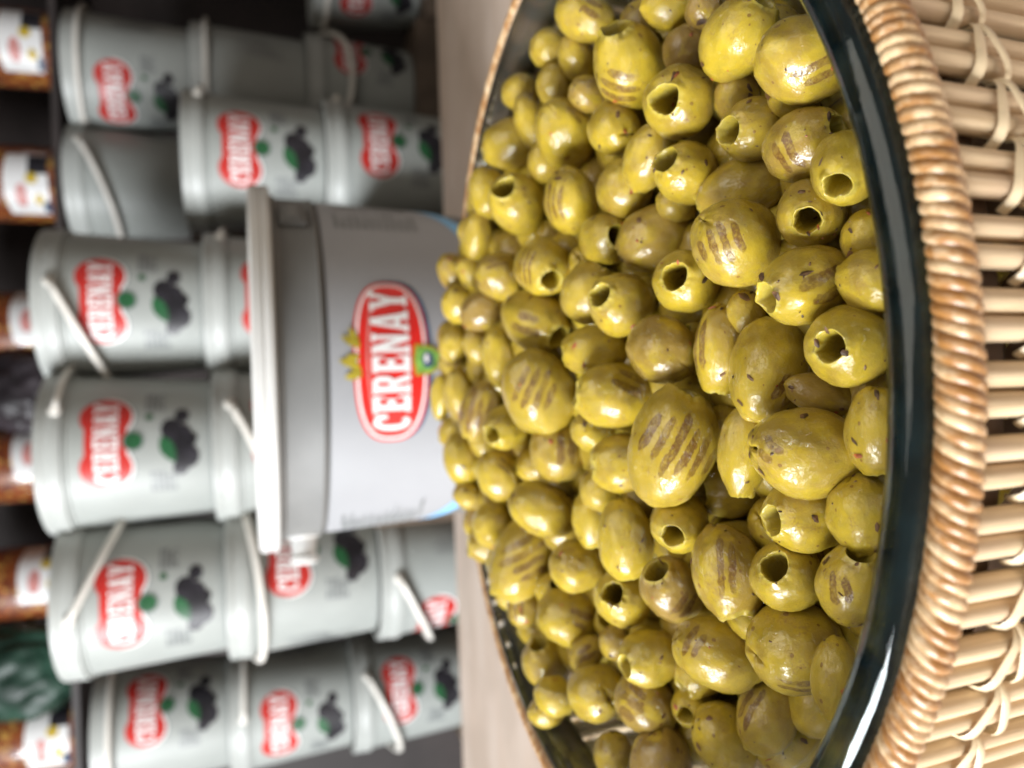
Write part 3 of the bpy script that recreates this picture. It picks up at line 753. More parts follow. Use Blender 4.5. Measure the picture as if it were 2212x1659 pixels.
# crop cx cy L W | axis | grill n,ang,ox,oy,len,spacing | dull,brown,bright | push | label
# axis: h x y = the hole's middle in the same crop; a deg t = hole direction in the picture, t towards (+) or away from (-) the eye
OL = """
A 840 115 205 150 | a 200 -.3 | 2 28 40 -55 70 60 | .2 .3 0 | 0 | olive with two short brown scars at the top edge, beside the far glass
A 1190 165 165 135 | a 120 -.2 | | .4 .6 0 | .8 | olive with dark brown top, wedged behind the holed one with three stripes
A 1400 45 200 145 | a 0 -.3 | | .1 .2 0 | .1 | olive carrying two dark flakes at the top edge of the photo
A 1122 438 290 225 | h 1030 215 | 3 8 -60 120 120 78 | 0 .1 .2 | -.4 | upright pitted olive with open hole on top and three stripes across its lower end
A 1452 672 235 228 | h 1358 650 | | 0 .3 .1 | -.4 | round olive with a big see-through hole, just right of the upright striped one
A 1500 335 160 155 | a 90 -.5 | | .3 .9 0 | .8 | brown-scuffed olive half hidden above the one with the see-through hole
A 610 320 125 115 | a 30 -.5 | | .4 .2 0 | .3 | small dull olive by the glass near the top left of the heap
A 790 385 165 120 | a 60 -.5 | | .2 .4 0 | .2 | spotted olive next to the glass, left of the upright striped one
A 420 605 130 108 | a 200 -.9 | | .3 .2 0 | .1 | dull olive showing its dimpled closed end, against the far glass
A 640 555 120 110 | a 100 -.4 | | .6 .2 0 | .4 | plain beige olive behind the big one with a pointed shoulder
A 850 615 130 115 | a 20 -.6 | | .3 .7 0 | .5 | olive with a brown blotch, over the one marked like a face
A 485 805 165 90 | a 70 .1 | | .2 .2 0 | .25 | narrow olive leaning on the glass near the upper left of the heap
A 365 940 185 140 | a 170 -.4 | | .2 .2 0 | .2 | olive with two dark dots near the far glass, left of the big pointed one
A 708 885 250 188 | a 60 -.55 | 2 40 60 -130 95 75 | 0 .15 .1 | -.2 | big yellow olive with pointed shoulder and two brown scorch marks at its upper right
A 1025 842 190 168 | a 200 -.86 | | 0 .2 0 | -.1 | olive whose slit closed end looks like a small face
A 1250 1030 235 155 | a 110 -.3 | | .1 .4 .1 | .1 | rough olive with a brown flake at its foot, below the see-through hole
A 1505 1140 235 190 | h 1365 1045 | | 0 .2 .1 | -.1 | olive with half-turned hole on its left side, below the see-through one
A 570 1065 120 100 | a 90 -.3 | | .4 .3 0 | .9 | olive peeping out under the big pointed one
A 205 1262 155 112 | a 250 -.3 | | .1 .1 .2 | 0 | bright knobbly olive at the left edge of the heap, half behind a holed one
A 402 1340 205 160 | h 318 1240 | | 0 .3 .3 | -.35 | olive with a round hole facing up and left, its lower end frayed and glistening
A 742 1322 215 172 | a 80 -.3 | 3 92 -105 10 130 48 | 0 .2 .05 | -.25 | olive with three upright stripes at its left side
A 1095 1238 205 185 | a 100 -.6 | | .2 .4 0 | .25 | plain round olive between the one with three upright stripes and the holed one
G 490 640 250 150 | a 95 -.3 | | .1 .3 .1 | 0 | long olive with a wart at its foot, at the left edge beside the tub
B 562 85 205 180 | h 612 168 | 3 98 -120 10 150 40 | 0 .1 .05 | -.3 | olive with thin stripes down its left and a dark hole at its lower right
A 970 1560 215 165 | h 1052 1540 | | .1 .3 0 | .3 | olive with a torn open side next to the pale pointed one
A 1275 1555 250 200 | a 150 -.2 | | .6 .55 0 | -.3 | buff olive with pointed nose and a brown bruise on its right flank
A 1435 1335 140 110 | a 10 -.3 | | .5 .2 0 | 1.0 | pale sliver of olive behind the buff pointed one
B 870 245 215 185 | h 985 60 | | .55 .25 0 | .1 | buff olive with its open rim turned up, behind the one with a square hole
B 1072 330 225 203 | h 940 270 | | 0 .4 .1 | -.4 | round olive with a square-cut hole facing left and crumbs below it
E 5 175 245 205 | h -75 145 | | 0 .2 .3 | 0 | bright olive with a brown flake stuck in its hole
B 512 438 255 190 | h 660 540 | 2 14 -60 15 105 85 | 0 .2 .1 | -.3 | lying olive with two brown stripes and a hole at its lower right
G 740 1080 250 215 | a 40 -.4 | 1 -20 -40 -170 130 60 | .5 .5 0 | .2 | dull torn olive in the second row from the left edge
G 560 1440 235 190 | a 150 -.4 | | .3 .8 0 | .1 | dull olive with a dark shiny patch at its upper left, near the tub logo
G 250 1040 205 150 | a 60 -.2 | | .1 .7 .1 | 0 | olive with a brown patch at its lower side at the very left of the heap
G 440 1040 190 130 | a 60 -.4 | | .1 .2 .1 | .4 | small olive wedged between the dull torn one and its left neighbour
G 290 1380 190 160 | a 90 -.4 | | .1 .2 .2 | .1 | olive glowing yellow on the left edge above the crest of the tub
B 895 630 225 160 | a 175 -.2 | | 0 .2 .2 | -.1 | lying bright olive with a cracked left end under the one with a square hole
B 1342 628 245 215 | a 215 -.65 | | .2 .7 0 | -.35 | stout olive with dark top patch and a cut at its lower right
E 215 630 295 160 | a 92 -.2 | 1 98 -100 -40 200 70 | .1 .4 0 | .1 | long olive with one dark side stripe beside the stout cut one
H 720 290 290 150 | a 85 -.2 | | 0 .2 .2 | .2 | smooth lemon olive just above the one with four diagonal stripes
B 532 905 290 232 | a 70 -.35 | 4 113 -20 -10 165 68 | .35 .1 0 | -.5 | tan olive with four speckled diagonal grill stripes, left of the middle
B 1010 930 250 215 | a 185 .15 | 2 22 120 -95 130 95 | 0 .25 .15 | -.35 | plump olive with a curled dark flake and two scorch lines near its upper right
B 325 1125 185 140 | h 225 1180 | | 0 .2 .3 | -.15 | small olive with a round hole at its lower left, beside the four-striped tan one
H 520 870 310 180 | a 110 -.3 | 3 100 0 40 260 95 | .3 .7 0 | .2 | dark wavy-striped olive hidden behind the small holed one
H 310 740 300 150 | a 80 -.3 | | .6 .5 0 | .5 | dull olive standing upright at the left edge, under the tub crest
B 655 1295 195 180 | a 80 -.3 | 2 92 60 -20 150 75 | .7 .3 0 | .7 | dull olive sunk in a hollow under the four-striped tan one
B 880 1165 150 125 | a 40 -.4 | | 0 .2 .2 | .6 | lemon olive peeping out between the two middle ones with stripes
B 1410 1250 400 275 | a 285 .12 | 6 118 60 20 215 84 | .35 .15 0 | -.6 | largest tan olive with six diagonal grill stripes, in the middle of the heap
B 1075 1360 205 190 | a 175 .1 | | 0 .4 .25 | -.2 | yellow olive with torn left edge and low flake, left of the largest striped one
H 735 1580 260 215 | a 60 -.3 | 2 38 70 -90 110 70 | 0 .3 .2 | .0 | olive with dimpled left end and faint stripes, below the tub logo
H 330 1420 265 180 | a 75 -.3 | | .1 .3 .3 | .05 | bright olive at the left edge of the heap in front of the white tub label
H 100 740 230 100 | a 90 -.3 | | 0 .1 .4 | .3 | bright yellow olive sticking out at the very left under the tub crest
H 240 160 180 150 | a 90 -.4 | | .3 .2 0 | .2 | olive on the left edge level with the tub lettering
H 490 190 190 120 | a 70 -.3 | | .5 .4 0 | .6 | shaded olive in the second row on the left, over the wavy-striped one
B 570 1670 235 170 | a 25 -.3 | 2 35 120 -90 160 55 | 0 .2 .2 | -.2 | olive with a square dark flake and stripes at its right, lower left
B 930 1540 140 130 | a 90 -.4 | | .2 .2 .1 | .7 | olive tucked behind the lemon-shaped upright one
I 660 740 215 195 | a 80 -.5 | | 0 .3 .4 | .1 | glaring yellow olive on the left edge beside the striped dull one
C 425 320 300 195 | a 115 -.2 | 4 152 10 10 150 68 | .45 .2 0 | -.15 | shaded olive with four slanting dark stripes at the left edge
C 860 70 190 130 | a 85 -.2 | | 0 .1 .3 | .3 | lemon olive partly behind the smooth long upright one
C 1072 205 262 172 | a 85 -.2 | | 0 .05 .5 | -.4 | smooth long bright olive standing upright, without a mark
C 1420 95 230 180 | h 1372 175 | | 0 .15 .3 | -.3 | yellow olive with a wide hole facing down, right of the smooth long one
C 755 375 172 165 | a 30 -.6 | | 0 .5 .2 | .0 | speckled olive left of the foot of the smooth long one
C 610 520 150 110 | h 640 495 | | 0 .2 .4 | .2 | yellow olive with a half-covered hole under the shaded striped one
C 1058 570 225 180 | h 1000 548 | | 0 .25 .3 | -.2 | olive with a wide orange-lit hole in the lower middle
C 1370 510 235 190 | h 1278 400 | 1 105 100 120 110 70 | .75 .75 0 | -.2 | purplish brown olive with a dark hole at its upper left
C 710 695 200 180 | a 20 -.4 | 2 18 85 20 85 72 | .1 .2 .2 | 0 | olive with two short stripes on its right, lower left of the heap
C 425 640 125 105 | a 90 -.3 | 3 95 -50 -20 90 40 | .2 .3 .1 | .3 | small olive with fine upright stripes on the left edge
C 570 985 185 150 | h 520 870 | | .1 .5 .2 | .1 | gleaming olive with its dark hole turned up, by the glass at lower left
C 1000 860 110 95 | a 90 -.4 | | .6 .5 0 | .9 | dull olive deep in the gap beside the lip-holed one
C 825 925 130 95 | a 140 -.3 | 2 150 0 0 90 50 | .4 .4 0 | .8 | striped olive deep in a gap above the cross-cut one
C 888 1180 190 178 | a 200 -.9 | | .05 .25 .15 | -.25 | round olive showing its cross-cut end straight on, bottom left of the heap
C 625 1205 140 118 | a 30 -.3 | | 0 .2 .4 | .2 | bright olive under the cross-cut one, next to the glass
C 565 1300 115 98 | a 0 -.4 | | .2 .2 .2 | .3 | lowest olive at the left, lying on the far glass rim
C 1200 1240 205 180 | a 50 -.4 | 3 40 -40 -60 100 70 | .1 .7 .2 | -.1 | wrinkled olive with brown scars and a broad glare, bottom middle
C 1510 1255 165 130 | h 1450 1320 | | 0 .15 .2 | .1 | small olive with a hole at its lower left near the bottom middle
C 1225 955 205 180 | h 1070 1000 | | 0 .25 .25 | -.15 | yellow olive with a lip-like hole at its left end
F 205 930 285 220 | a 20 -.3 | 2 125 -130 -60 110 70 | .3 .3 0 | -.25 | big glossy olive with dark stripes at its left shoulder and a white glare below
C 1000 1575 140 130 | a 90 -.3 | | .4 .4 0 | .4 | shaded olive at the bottom edge near the glass
C 1305 1630 235 190 | a 95 -.4 | | .2 .85 .1 | 0 | brown-scarred olive cut off by the bottom edge of the photo
D 345 245 290 225 | h 480 25 | | 0 .25 .35 | -.3 | large bright olive near the top edge with a wet streak and brown bump
D 765 395 305 270 | a 15 -.35 | 2 -25 120 60 150 85 | 0 .5 .1 | -.25 | large olive with a burnt patch, tucked under the front glass rim near the top
D 455 850 250 195 | h 290 850 | | .3 .4 0 | .35 | shaded olive with a ragged open left end, above the long lying one
D 780 950 265 235 | h 975 855 | 2 52 -110 60 130 90 | .2 .65 0 | .1 | brown-marked olive with its hole at the upper right, near the front rim
D 1055 1090 300 225 | h 1012 1205 | | 0 .2 .35 | -.35 | bright olive with a wide tall hole, right against the front glass rim
D 368 1238 305 200 | a 155 -.2 | | .1 .45 .1 | -.15 | long lying olive sprinkled with dark flakes, upper right of the heap
D 820 1400 255 215 | h 795 1440 | | .4 .3 0 | .05 | dull olive with a dark ragged hole facing out, beside the long flaked one
D 325 1590 300 268 | a 35 -.5 | 3 68 -60 -10 130 80 | .15 .35 .1 | -.45 | big olive with three dark speckled stripes, above the middle of the heap
E 785 205 320 250 | h 545 285 | 2 160 120 10 170 115 | 0 .3 .15 | -.35 | big pitted olive with its hole facing left and two broad stripes on its back
E 1230 175 235 200 | a 185 -.3 | | 0 .45 .3 | -.05 | knob-nosed olive half under the front glass rim, level with the big two-striped one
E 390 385 150 120 | a 80 -.4 | | .2 .3 0 | .8 | small speckled olive in the gap under the big hole-left one
E 1065 605 272 262 | h 950 605 | | 0 .3 .15 | -.35 | round olive with a large round hole, crumbs inside, next to the front rim
E 545 750 350 252 | a 280 -.2 | 1 125 130 150 150 90 | .2 .3 .05 | -.4 | smooth egg-like olive with a red fleck and a brown lower flank
E 880 920 230 130 | a 20 -.3 | | .5 .6 0 | 1.0 | shaded wet olive deep in the gap left of the round-holed one
E 375 1285 300 160 | a 95 -.2 | | .1 .2 .15 | .15 | long pale olive under the smooth egg-like one
E 795 1295 365 292 | a 5 -.3 | 2 38 -200 -10 90 90 | .1 .4 .2 | -.5 | very large golden olive with a dent at its right end, near the front rim
E 1255 1165 300 200 | a 90 -.3 | | .2 .2 .1 | .15 | olive behind the front glass rim, right of the very large golden one
F 1130 40 260 210 | a 80 -.3 | | 0 .15 .3 | .1 | yellow olive at the front rim, below the very large golden one
F 770 45 280 235 | h 560 75 | | 0 .3 .35 | -.1 | golden olive with a shaded hole at its left end, below the very large one
F 262 405 300 222 | a 80 .05 | 2 92 0 -30 180 70 | 0 .6 .2 | -.3 | olive with brown smudges and an open torn foot, right of the lower middle
F 640 432 240 215 | h 570 375 | | .05 .15 .1 | -.3 | olive with a round hole holding green herb bits, lower right
F 1065 490 300 215 | h 1130 300 | 2 98 -70 30 120 85 | .1 .35 .05 | -.15 | olive with a notched hole by the front glass rim, lower right, and two dark spots
F 710 890 300 285 | a 350 -.5 | 2 8 0 235 170 60 | .05 .35 .15 | -.45 | largest round olive at lower right, with pointed right end and dark lines at its foot
F 430 720 170 130 | a 30 -.4 | | .2 .1 .3 | .8 | greenish olive peeping from under the largest round one
F 950 1080 260 150 | a 100 -.3 | | .2 .2 .1 | .2 | shaded olive between the largest round one and the front rim
F 520 1330 245 185 | a 110 -.3 | 2 135 -110 -60 140 70 | .35 .4 0 | .25 | dim striped olive near the bottom edge, lower right
F 250 1475 230 190 | a 60 -.4 | | .1 .2 .2 | -.05 | plain olive with one dark flake at its right, at the bottom edge
F 690 1465 275 250 | a 20 -.35 | 1 155 -110 -170 150 70 | .35 .3 .1 | -.3 | large dull olive cut off by the bottom edge beside the front rim
F 980 1330 200 150 | a 80 -.3 | | .3 .2 .1 | .5 | olive squeezed beside the front rim near the bottom edge
D 705 655 170 120 | a 10 -.3 | | .2 .3 .1 | .7 | sliver of olive under the burnt one by the front rim
D 1185 1560 190 160 | a 90 -.3 | | .2 .4 .1 | .5 | olive mostly hidden by the front rim, under the wide-holed one
D 820 1650 240 150 | a 170 -.3 | | .1 .3 .1 | .6 | olive peeping out between the dull ragged-holed one and the big two-striped one
D 120 70 130 120 | a 60 -.3 | | .3 .9 0 | .6 | browned olive at the top edge, left of the large bright one
D 760 40 220 180 | a 90 -.3 | | .5 .6 0 | .9 | shaded olive at the top edge beside the front rim
D 100 1120 175 120 | a 80 -.4 | | .3 .5 0 | 1.1 | shaded olive below the half-turned hole, above the three-striped one
G 470 300 140 75 | a 90 -.3 | | .1 .2 .2 | .6 | sliver of olive behind the knobbly bright one at the left edge
I 400 420 150 130 | a 30 -.3 | | 0 .5 .3 | .5 | frilled yellow olive under the bright one before the tub label
D 330 640 170 140 | a 80 -.4 | | .5 .6 0 | 1.2 | dark olive deep in the gap above the ragged-ended one
"""
rows = []
for ln in OL.strip().splitlines():
    a, ax, g, ti, pu, lab = [q.strip() for q in ln.split('|')]
    cr, cx, cy_, L, W_ = a.split(); ox, oy, s = CROP[cr]
    P = lambda x, y: ((ox + float(x)/s)*KD, (oy + float(y)/s)*KD)
    k = KD/s; FB = 1.16 if cr in 'GHI' or (cr == 'A' and float(cx) < 660) else 1.03
    c = P(cx, cy_); ax = ax.split(); g = [float(q) for q in g.split()] if g else None
    if ax[0] == 'h':
        h = P(ax[1], ax[2]); d = np.array([h[0]-c[0], h[1]-c[1]])/(float(L)*k*.93); q = np.hypot(*d)
        if q > .97: d *= .97/q; q = .97
        axis = (d[0], d[1], math.sqrt(1-q*q))
    else:
        t = float(ax[2]); q = math.sqrt(1-t*t)
        axis = (q*math.cos(rad(float(ax[1]))), q*math.sin(rad(float(ax[1]))), t)
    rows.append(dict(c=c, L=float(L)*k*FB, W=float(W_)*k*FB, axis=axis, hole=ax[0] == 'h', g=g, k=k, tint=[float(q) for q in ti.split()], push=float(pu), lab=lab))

def heap_z(x, y):
    return ZR - .004 + .150*(y-BY) - .60*x*x
def heap_depth(px, py):
    r = ray(px, py); t = .12
    for _ in range(40):
        p = CAM + r*t
        t += (p.z - heap_z(p.x, p.y)) * .9 / max(.15, -r.z + .15*r.y)
        t = min(max(t, .1), .46)
    return t
N = len(rows)
T = np.array([heap_depth(*r['c']) for r in rows])
RAYS = np.array([tuple(ray(*r['c'])) for r in rows])
WP = np.array([(r['W']*.72 + r['L']*.28)/FPX for r in rows])
T = T*(1 + np.array([r['push'] for r in rows])*WP)
T0 = T.copy(); push = np.array([r['push'] for r in rows])
for it in range(120):
    Pn = RAYS*T[:, None]; R = WP*T
    D = np.linalg.norm(Pn[:, None]-Pn[None], axis=2) + np.eye(N)
    over = .90*(R[:, None]+R[None]) - D
    np.fill_diagonal(over, -1)
    dT = np.zeros(N)
    for i, j in np.argwhere(np.triu(over > 0)):
        f = i if T[i] <= T[j] else j; b = j if f == i else i
        o_ = min(over[i, j], .004)
        dT[b] += o_*.42; dT[f] -= o_*.16
    T = T + dT*.5
    T = np.clip(T, T0-.035, T0+.036)
    # stay inside the bowl
    for i in range(N):
        p = RAYS[i]*T[i]; z = p[2]+ZC-ZR
        lim = .1535 + min(0, z)*.35 - WP[i]*T[i]*.9
        if math.hypot(p[0]-BX, p[1]-BY) > lim and z < .004:
            T[i] += -.0012 if (RAYS[i][0]*(p[0]-BX) + RAYS[i][1]*(p[1]-BY)) > 0 else .0012

def olive_obj(pos, Ls, Ws, axis_w, mi, spin, tint, label, group='grilled pitted olives heaped in the bowl'):
    o = bpy.data.objects.new('olive', OM[mi]); COL.objects.link(o)
    z = Vector(axis_w).normalized(); v = (CAM-Vector(pos)).normalized()
    x = (v - z*v.dot(z)); x = x.normalized() if x.length > 1e-3 else z.orthogonal().normalized()
    x = Matrix.Rotation(spin, 3, z) @ x; y = z.cross(x)
    M = Matrix((x, y, z)).transposed()
    o.matrix_world = Matrix.Translation(pos) @ M.to_4x4() @ Matrix.Diagonal((Ws, Ws, Ls, 1))
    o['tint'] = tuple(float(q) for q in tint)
    o['grill'] = (0.0, 0.0, 0.0); o['grill_u'] = (0.0, 0.0, 0.0); o['grill_v'] = (0.0, 0.0, 0.0); o['grill_f'] = (0.0, 0.0, 0.0)
    tag(o, label, 'olive', group)
    return o, M, v
placed = []
for i, r in enumerate(rows):
    dep = float(T[i]); pos = at(*r['c'], dep); m = dep/FPX
    Ls, Ws = r['L']*m, r['W']*m
    ax = r['axis']; v = (CAM-pos).normalized()
    ex = (-UP - v*(-UP).dot(v)).normalized(); ey = -(RT - v*RT.dot(v)); ey = (ey - ex*ey.dot(ex)).normalized()
    axis_w = ex*ax[0] + ey*ax[1] + v*ax[2]
    mi = (i*7+3) % len(OM)
    if r['hole']: mi = (0, 5, 8, 1, 2)[i % 5]
    o, M, v = olive_obj(pos, Ls, Ws, axis_w, mi, random.uniform(0, 6.28), r['tint'], r['lab'])
    if r['g']:
        n, ang, gx, gy, ln, sp = r['g']; n = int(n)
        km = r['k']*m; MT = M.transposed()
        nv = v
        # centre of the marks on the skin, seen from the eye
        loc = ex*gx*km + ey*gy*km
        sq = (gx*r['k']/r['W'])**2 + (gy*r['k']/r['W'])**2
        cpt = loc + v*Ws*math.sqrt(max(.15, 1-min(sq, .85)))
        nrm = (MT @ cpt); nrm = Vector((nrm.x/Ws**2, nrm.y/Ws**2, nrm.z/Ls**2)).normalized(); nrm = M @ nrm
        sd = ex*math.cos(rad(ang)) + ey*math.sin(rad(ang)); sd = (sd - nrm*sd.dot(nrm)).normalized(); nd = nrm.cross(sd)
        gu = MT @ nd / (sp*km); gv = MT @ sd / (ln*km); c_l = MT @ cpt
        S = Vector((Ws, Ws, Ls)); vl = MT @ nrm
        o['grill_u'] = tuple(gu*S); o['grill_v'] = tuple(gv*S); o['grill_f'] = tuple(vl*S/Ws)
        off = gu.dot(c_l) - (0 if n % 2 == 0 else .5)
        o['grill'] = (off, gv.dot(c_l), n/2 + .0 if n % 2 == 0 else n/2)
        if n % 2:   # odd count: stripe cells must run from -n/2 to n/2 about the shifted origin
            o['grill'] = (gu.dot(c_l) - .5, gv.dot(c_l), (n+1)/2 if n > 1 else 1.0)
    placed.append((o, pos, Ls, Ws))
print('OUT', [(r['lab'][:40], round(math.hypot(p[1].x-BX, p[1].y-BY)+p[3]*.9 - .1535 - min(0, p[1].z-ZR)*.35, 4)) for r, p in zip(rows, placed) if p[1].y < BY and math.hypot(p[1].x-BX, p[1].y-BY)+p[3]*.9 > .1535 + min(0, p[1].z-ZR)*.35 + .001])
print('OLIVE sizes mm', round(min(p[3] for p in placed)*2000, 1), round(float(np.median([p[3] for p in placed]))*2000, 1), round(max(p[3] for p in placed)*2000, 1))

# olives underneath, filling the bowl
rs = np.random.RandomState(5)
F_ = []
for layer in range(3):
    for ix in range(-9, 10):
        for iy in range(-9, 10):
            x = (ix + .5*(iy % 2) + .33*layer)*.0178; y = iy*.0156 + .005*layer
            x += rs.uniform(-.003, .003); y += rs.uniform(-.003, .003)
            z = heap_z(x, y+BY) - (.0165 if y < .05 else .0135 if math.hypot(x, y) < .115 else .009) - .0155*layer - ZR
            lim = .152 + z*.38 - .0085
            if z < -.070: continue
            if math.hypot(x, y) < lim: F_.append((x, y+BY, z+ZR+rs.uniform(-.002, .002), layer))
FP = np.array([f[:3] for f in F_]); FL = [f[3] for f in F_]
FIX = np.array([tuple(p[1]) for p in placed]); FR = np.array([p[3]*.8+p[2]*.2 for p in placed])
for it in range(40):
    d = FP[:, None]-FIX[None]; D = np.linalg.norm(d, axis=2); ov = (FR[None]+.0088)*.93 - D
    mv = np.where(ov[..., None] > 0, d/(D[..., None]+1e-9)*np.minimum(ov, .003)[..., None]*.5, 0).sum(1)
    mv[:, 2] = np.minimum(mv[:, 2], 0)
    d = FP[:, None]-FP[None]; D = np.linalg.norm(d, axis=2)+np.eye(len(FP)); ov = .0165 - D
    np.fill_diagonal(ov, -1)
    mv += np.where(ov[..., None] > 0, d/D[..., None]*ov[..., None]*.25, 0).sum(1)
    FP += np.clip(mv, -.002, .002)
    zz = FP[:, 2]-ZR; rr = np.hypot(FP[:, 0], FP[:, 1]-BY); lim = .150 + zz*.38 - .0085
    k = np.where(rr > lim, lim/np.maximum(rr, 1e-6), 1); FP[:, 0] *= k; FP[:, 1] = BY + (FP[:, 1]-BY)*k
    FP[:, 2] = np.maximum(FP[:, 2], ZR-.068)
fill = []
for p, l in zip(FP, FL):
    ax = Vector(rs.normal(size=3))
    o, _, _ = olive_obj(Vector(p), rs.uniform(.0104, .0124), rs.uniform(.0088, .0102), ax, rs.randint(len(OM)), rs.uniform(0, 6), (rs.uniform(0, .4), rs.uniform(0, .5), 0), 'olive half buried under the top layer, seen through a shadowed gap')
    o['group'] = 'olives buried under the top layer'
    if rs.rand() < .45:
        a = rs.uniform(0, 6.28); nn = int(rs.randint(2, 5))
        o['grill_u'] = (0.0, 3.2*math.cos(a), 3.2*math.sin(a)); o['grill_v'] = (0.0, -1.6*math.sin(a), 1.6*math.cos(a))
        o['grill_f'] = (1.0, 0.0, 0.0); o['grill'] = (0.0, 0.0, nn/2)
    fill.append(o)
# keep as single things only those that the eye can see; the rest become one mass
bpy.context.view_layer.update()
dg = bpy.context.evaluated_depsgraph_get()
seen = {}
for py in range(6, 1660, 7):
    for px in range(930, 2060, 7):
        d = ray(px, py).normalized()
        hit, loc, nr, fi, ob, mt = scene.ray_cast(dg, CAM + d*.06, d, distance=.5)
        if hit: seen[ob.name] = seen.get(ob.name, 0)+1
mass_v, mass_f = [], []
lowp = [((math.sin(t)*math.cos(p), math.sin(t)*math.sin(p), math.cos(t))) for t in [math.pi*i/7 for i in range(8)] for p in [2*math.pi*k/10 for k in range(10)]]
nkeep = 0
for o in fill:
    if seen.get(o.name, 0) >= 9: nkeep += 1; continue
    b = len(mass_v); mass_v += [o.matrix_world @ Vector(v) for v in lowp]
    mass_f += [(b+i*10+k, b+i*10+(k+1) % 10, b+(i+1)*10+(k+1) % 10, b+(i+1)*10+k) for i in range(7) for k in range(10)]
    bpy.data.objects.remove(o)
o = link('buried_olives', mesh('buried_olives', mass_v, mass_f), None, M_OLIVE)
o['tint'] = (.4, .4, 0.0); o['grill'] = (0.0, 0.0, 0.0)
tag(o, 'mass of olives at the bottom of the bowl under the heap', 'olives', None, 'stuff')
few = [(p[0]['label'], seen.get(p[0].name, 0)) for p in placed if seen.get(p[0].name, 0) < 25]
print('KEPT fill', nkeep, 'of', len(F_), 'placed', N, 'LOW', few)

# herb flakes and chilli crumbs stuck on the skins
M_HERB = simple('dried_herb', (.12, .055, .018), .6, .35, 300, coat=.12)
M_CRUMB = simple('chilli_crumb', (.34, .085, .02), .5, .3, 300, coat=.2)
fv, ff, fm = [], [], []
for (o, pos, Ls, Ws) in placed:
    me = o.data; mw = o.matrix_world; nm = mw.to_3x3().inverted().transposed()
    cnt = random.choice((2, 4, 5, 6, 8, 9, 12)); tries = 0
    while cnt > 0 and tries < 60:
        tries += 1
        f = me.polygons[random.randrange(len(me.polygons))]
        p = mw @ f.center; n_ = (nm @ f.normal).normalized()
        if n_.dot((CAM-p).normalized()) < .25: continue
        s = random.choice((.2, .25, .3, .4, .5, .65, .9))*.00135
        t1 = n_.orthogonal().normalized(); t1 = Matrix.Rotation(random.uniform(0, 6.28), 3, n_) @ t1; t2 = n_.cross(t1)
        l_, w_ = s*random.uniform(.9, 1.8), s*random.uniform(.5, .9); b = len(fv); k = 6
        for q in range(k):
            a = 2*math.pi*q/k + random.uniform(-.3, .3); jr = random.uniform(.7, 1.15)
            fv.append(p + t1*l_*math.cos(a)*jr + t2*w_*math.sin(a)*jr + n_*(.00002+.0002*random.random()))
        fv.append(p + n_*.00035)
        ff += [(b+q, b+(q+1) % k, b+k) for q in range(k)]; fm += [1 if random.random() < .18 else 0]*k
        cnt -= 1
o = link('herb_flakes', mesh('herb_flakes', fv, ff, False, fm), None, [M_HERB, M_CRUMB])
tag(o, 'dried herb and chilli flakes sprinkled over the olives', 'herbs', None, 'stuff')
# ------------------------------------------------------------------ glass bowl
g = MB()
g.lathe([(0, -.083), (.094, -.083), (.099, -.081), (.128, -.062), (.147, -.036), (.1560, -.014), (.1585, -.0085), (.1618, -.0065), (.1638, -.0040), (.1642, -.0015), (.1628, .0012), (.1600, .0024), (.1565, .0018), (.1543, -.0008), (.1528, -.0050),
         (.1505, -.014), (.1415, -.036), (.123, -.060), (.094, -.0765), (0, -.0775)], 160)
bowl = g.build('glass_bowl', M_GLASS); bowl.location = (BX, BY, ZR)
autosmooth(bowl.data, 60)
tag(bowl, 'clear thick-rimmed glass bowl heaped with olives, sitting in the wicker basket', 'bowl')

M_BAND = simple('brown_cane_band', (.10, .052, .024), .5, .2, 160, .2)
# ------------------------------------------------------------------ wicker basket
bk = empty('basket', (BX, BY, 0)); tag(bk, 'round wicker basket of pale reeds with a coiled rim, holding the glass bowl', 'basket')
RC, rc, ZCO = .1686, .0037, ZR-.0018
core = MB(); pts = 200
vs, fs = [], []
for i in range(pts):
    a = 2*math.pi*i/pts
    for k in range(8):
        b = 2*math.pi*k/8; r_ = RC + (rc-.0006)*math.cos(b)
        vs.append((r_*math.cos(a), r_*math.sin(a), ZCO + (rc-.0006)*math.sin(b)))
for i in range(pts):
    for k in range(8):
        fs.append((i*8+k, ((i+1) % pts)*8+k, ((i+1) % pts)*8+(k+1) % 8, i*8+(k+1) % 8))
core.add(vs, fs); core.build('coil_core', M_DARKCANE, bk)
NW = 421; pitch = 2*math.pi*RC/NW
def wrap_geo(jit=0, nt=11):
    V, Fc = [], []
    for i in range(nt):
        th = rad(-62 + (245+62)*i/(nt-1)); y0 = .0019*(th-math.pi/2)/(math.pi/2) + jit*.0002*math.sin(th*3)
        for k in range(5):
            q = -1 + 2*k/4; h = .00115*math.sqrt(max(0, 1-(q*.96)**2))
            r_ = rc - .0008 + h
            V.append((RC + r_*math.cos(th), y0 + q*pitch*.56, r_*math.sin(th)))
    for i in range(nt-1):
        for k in range(4): Fc.append((i*5+k, i*5+k+1, (i+1)*5+k+1, (i+1)*5+k))
    return V, Fc
WM = []
for j in (-1, -.3, .4, 1):
    V, Fc = wrap_geo(j); me = mesh('coil_wrap', V, Fc); me.materials.append(M_COIL); WM.append(me)
near0 = -math.pi/2; restv, restf = [], []
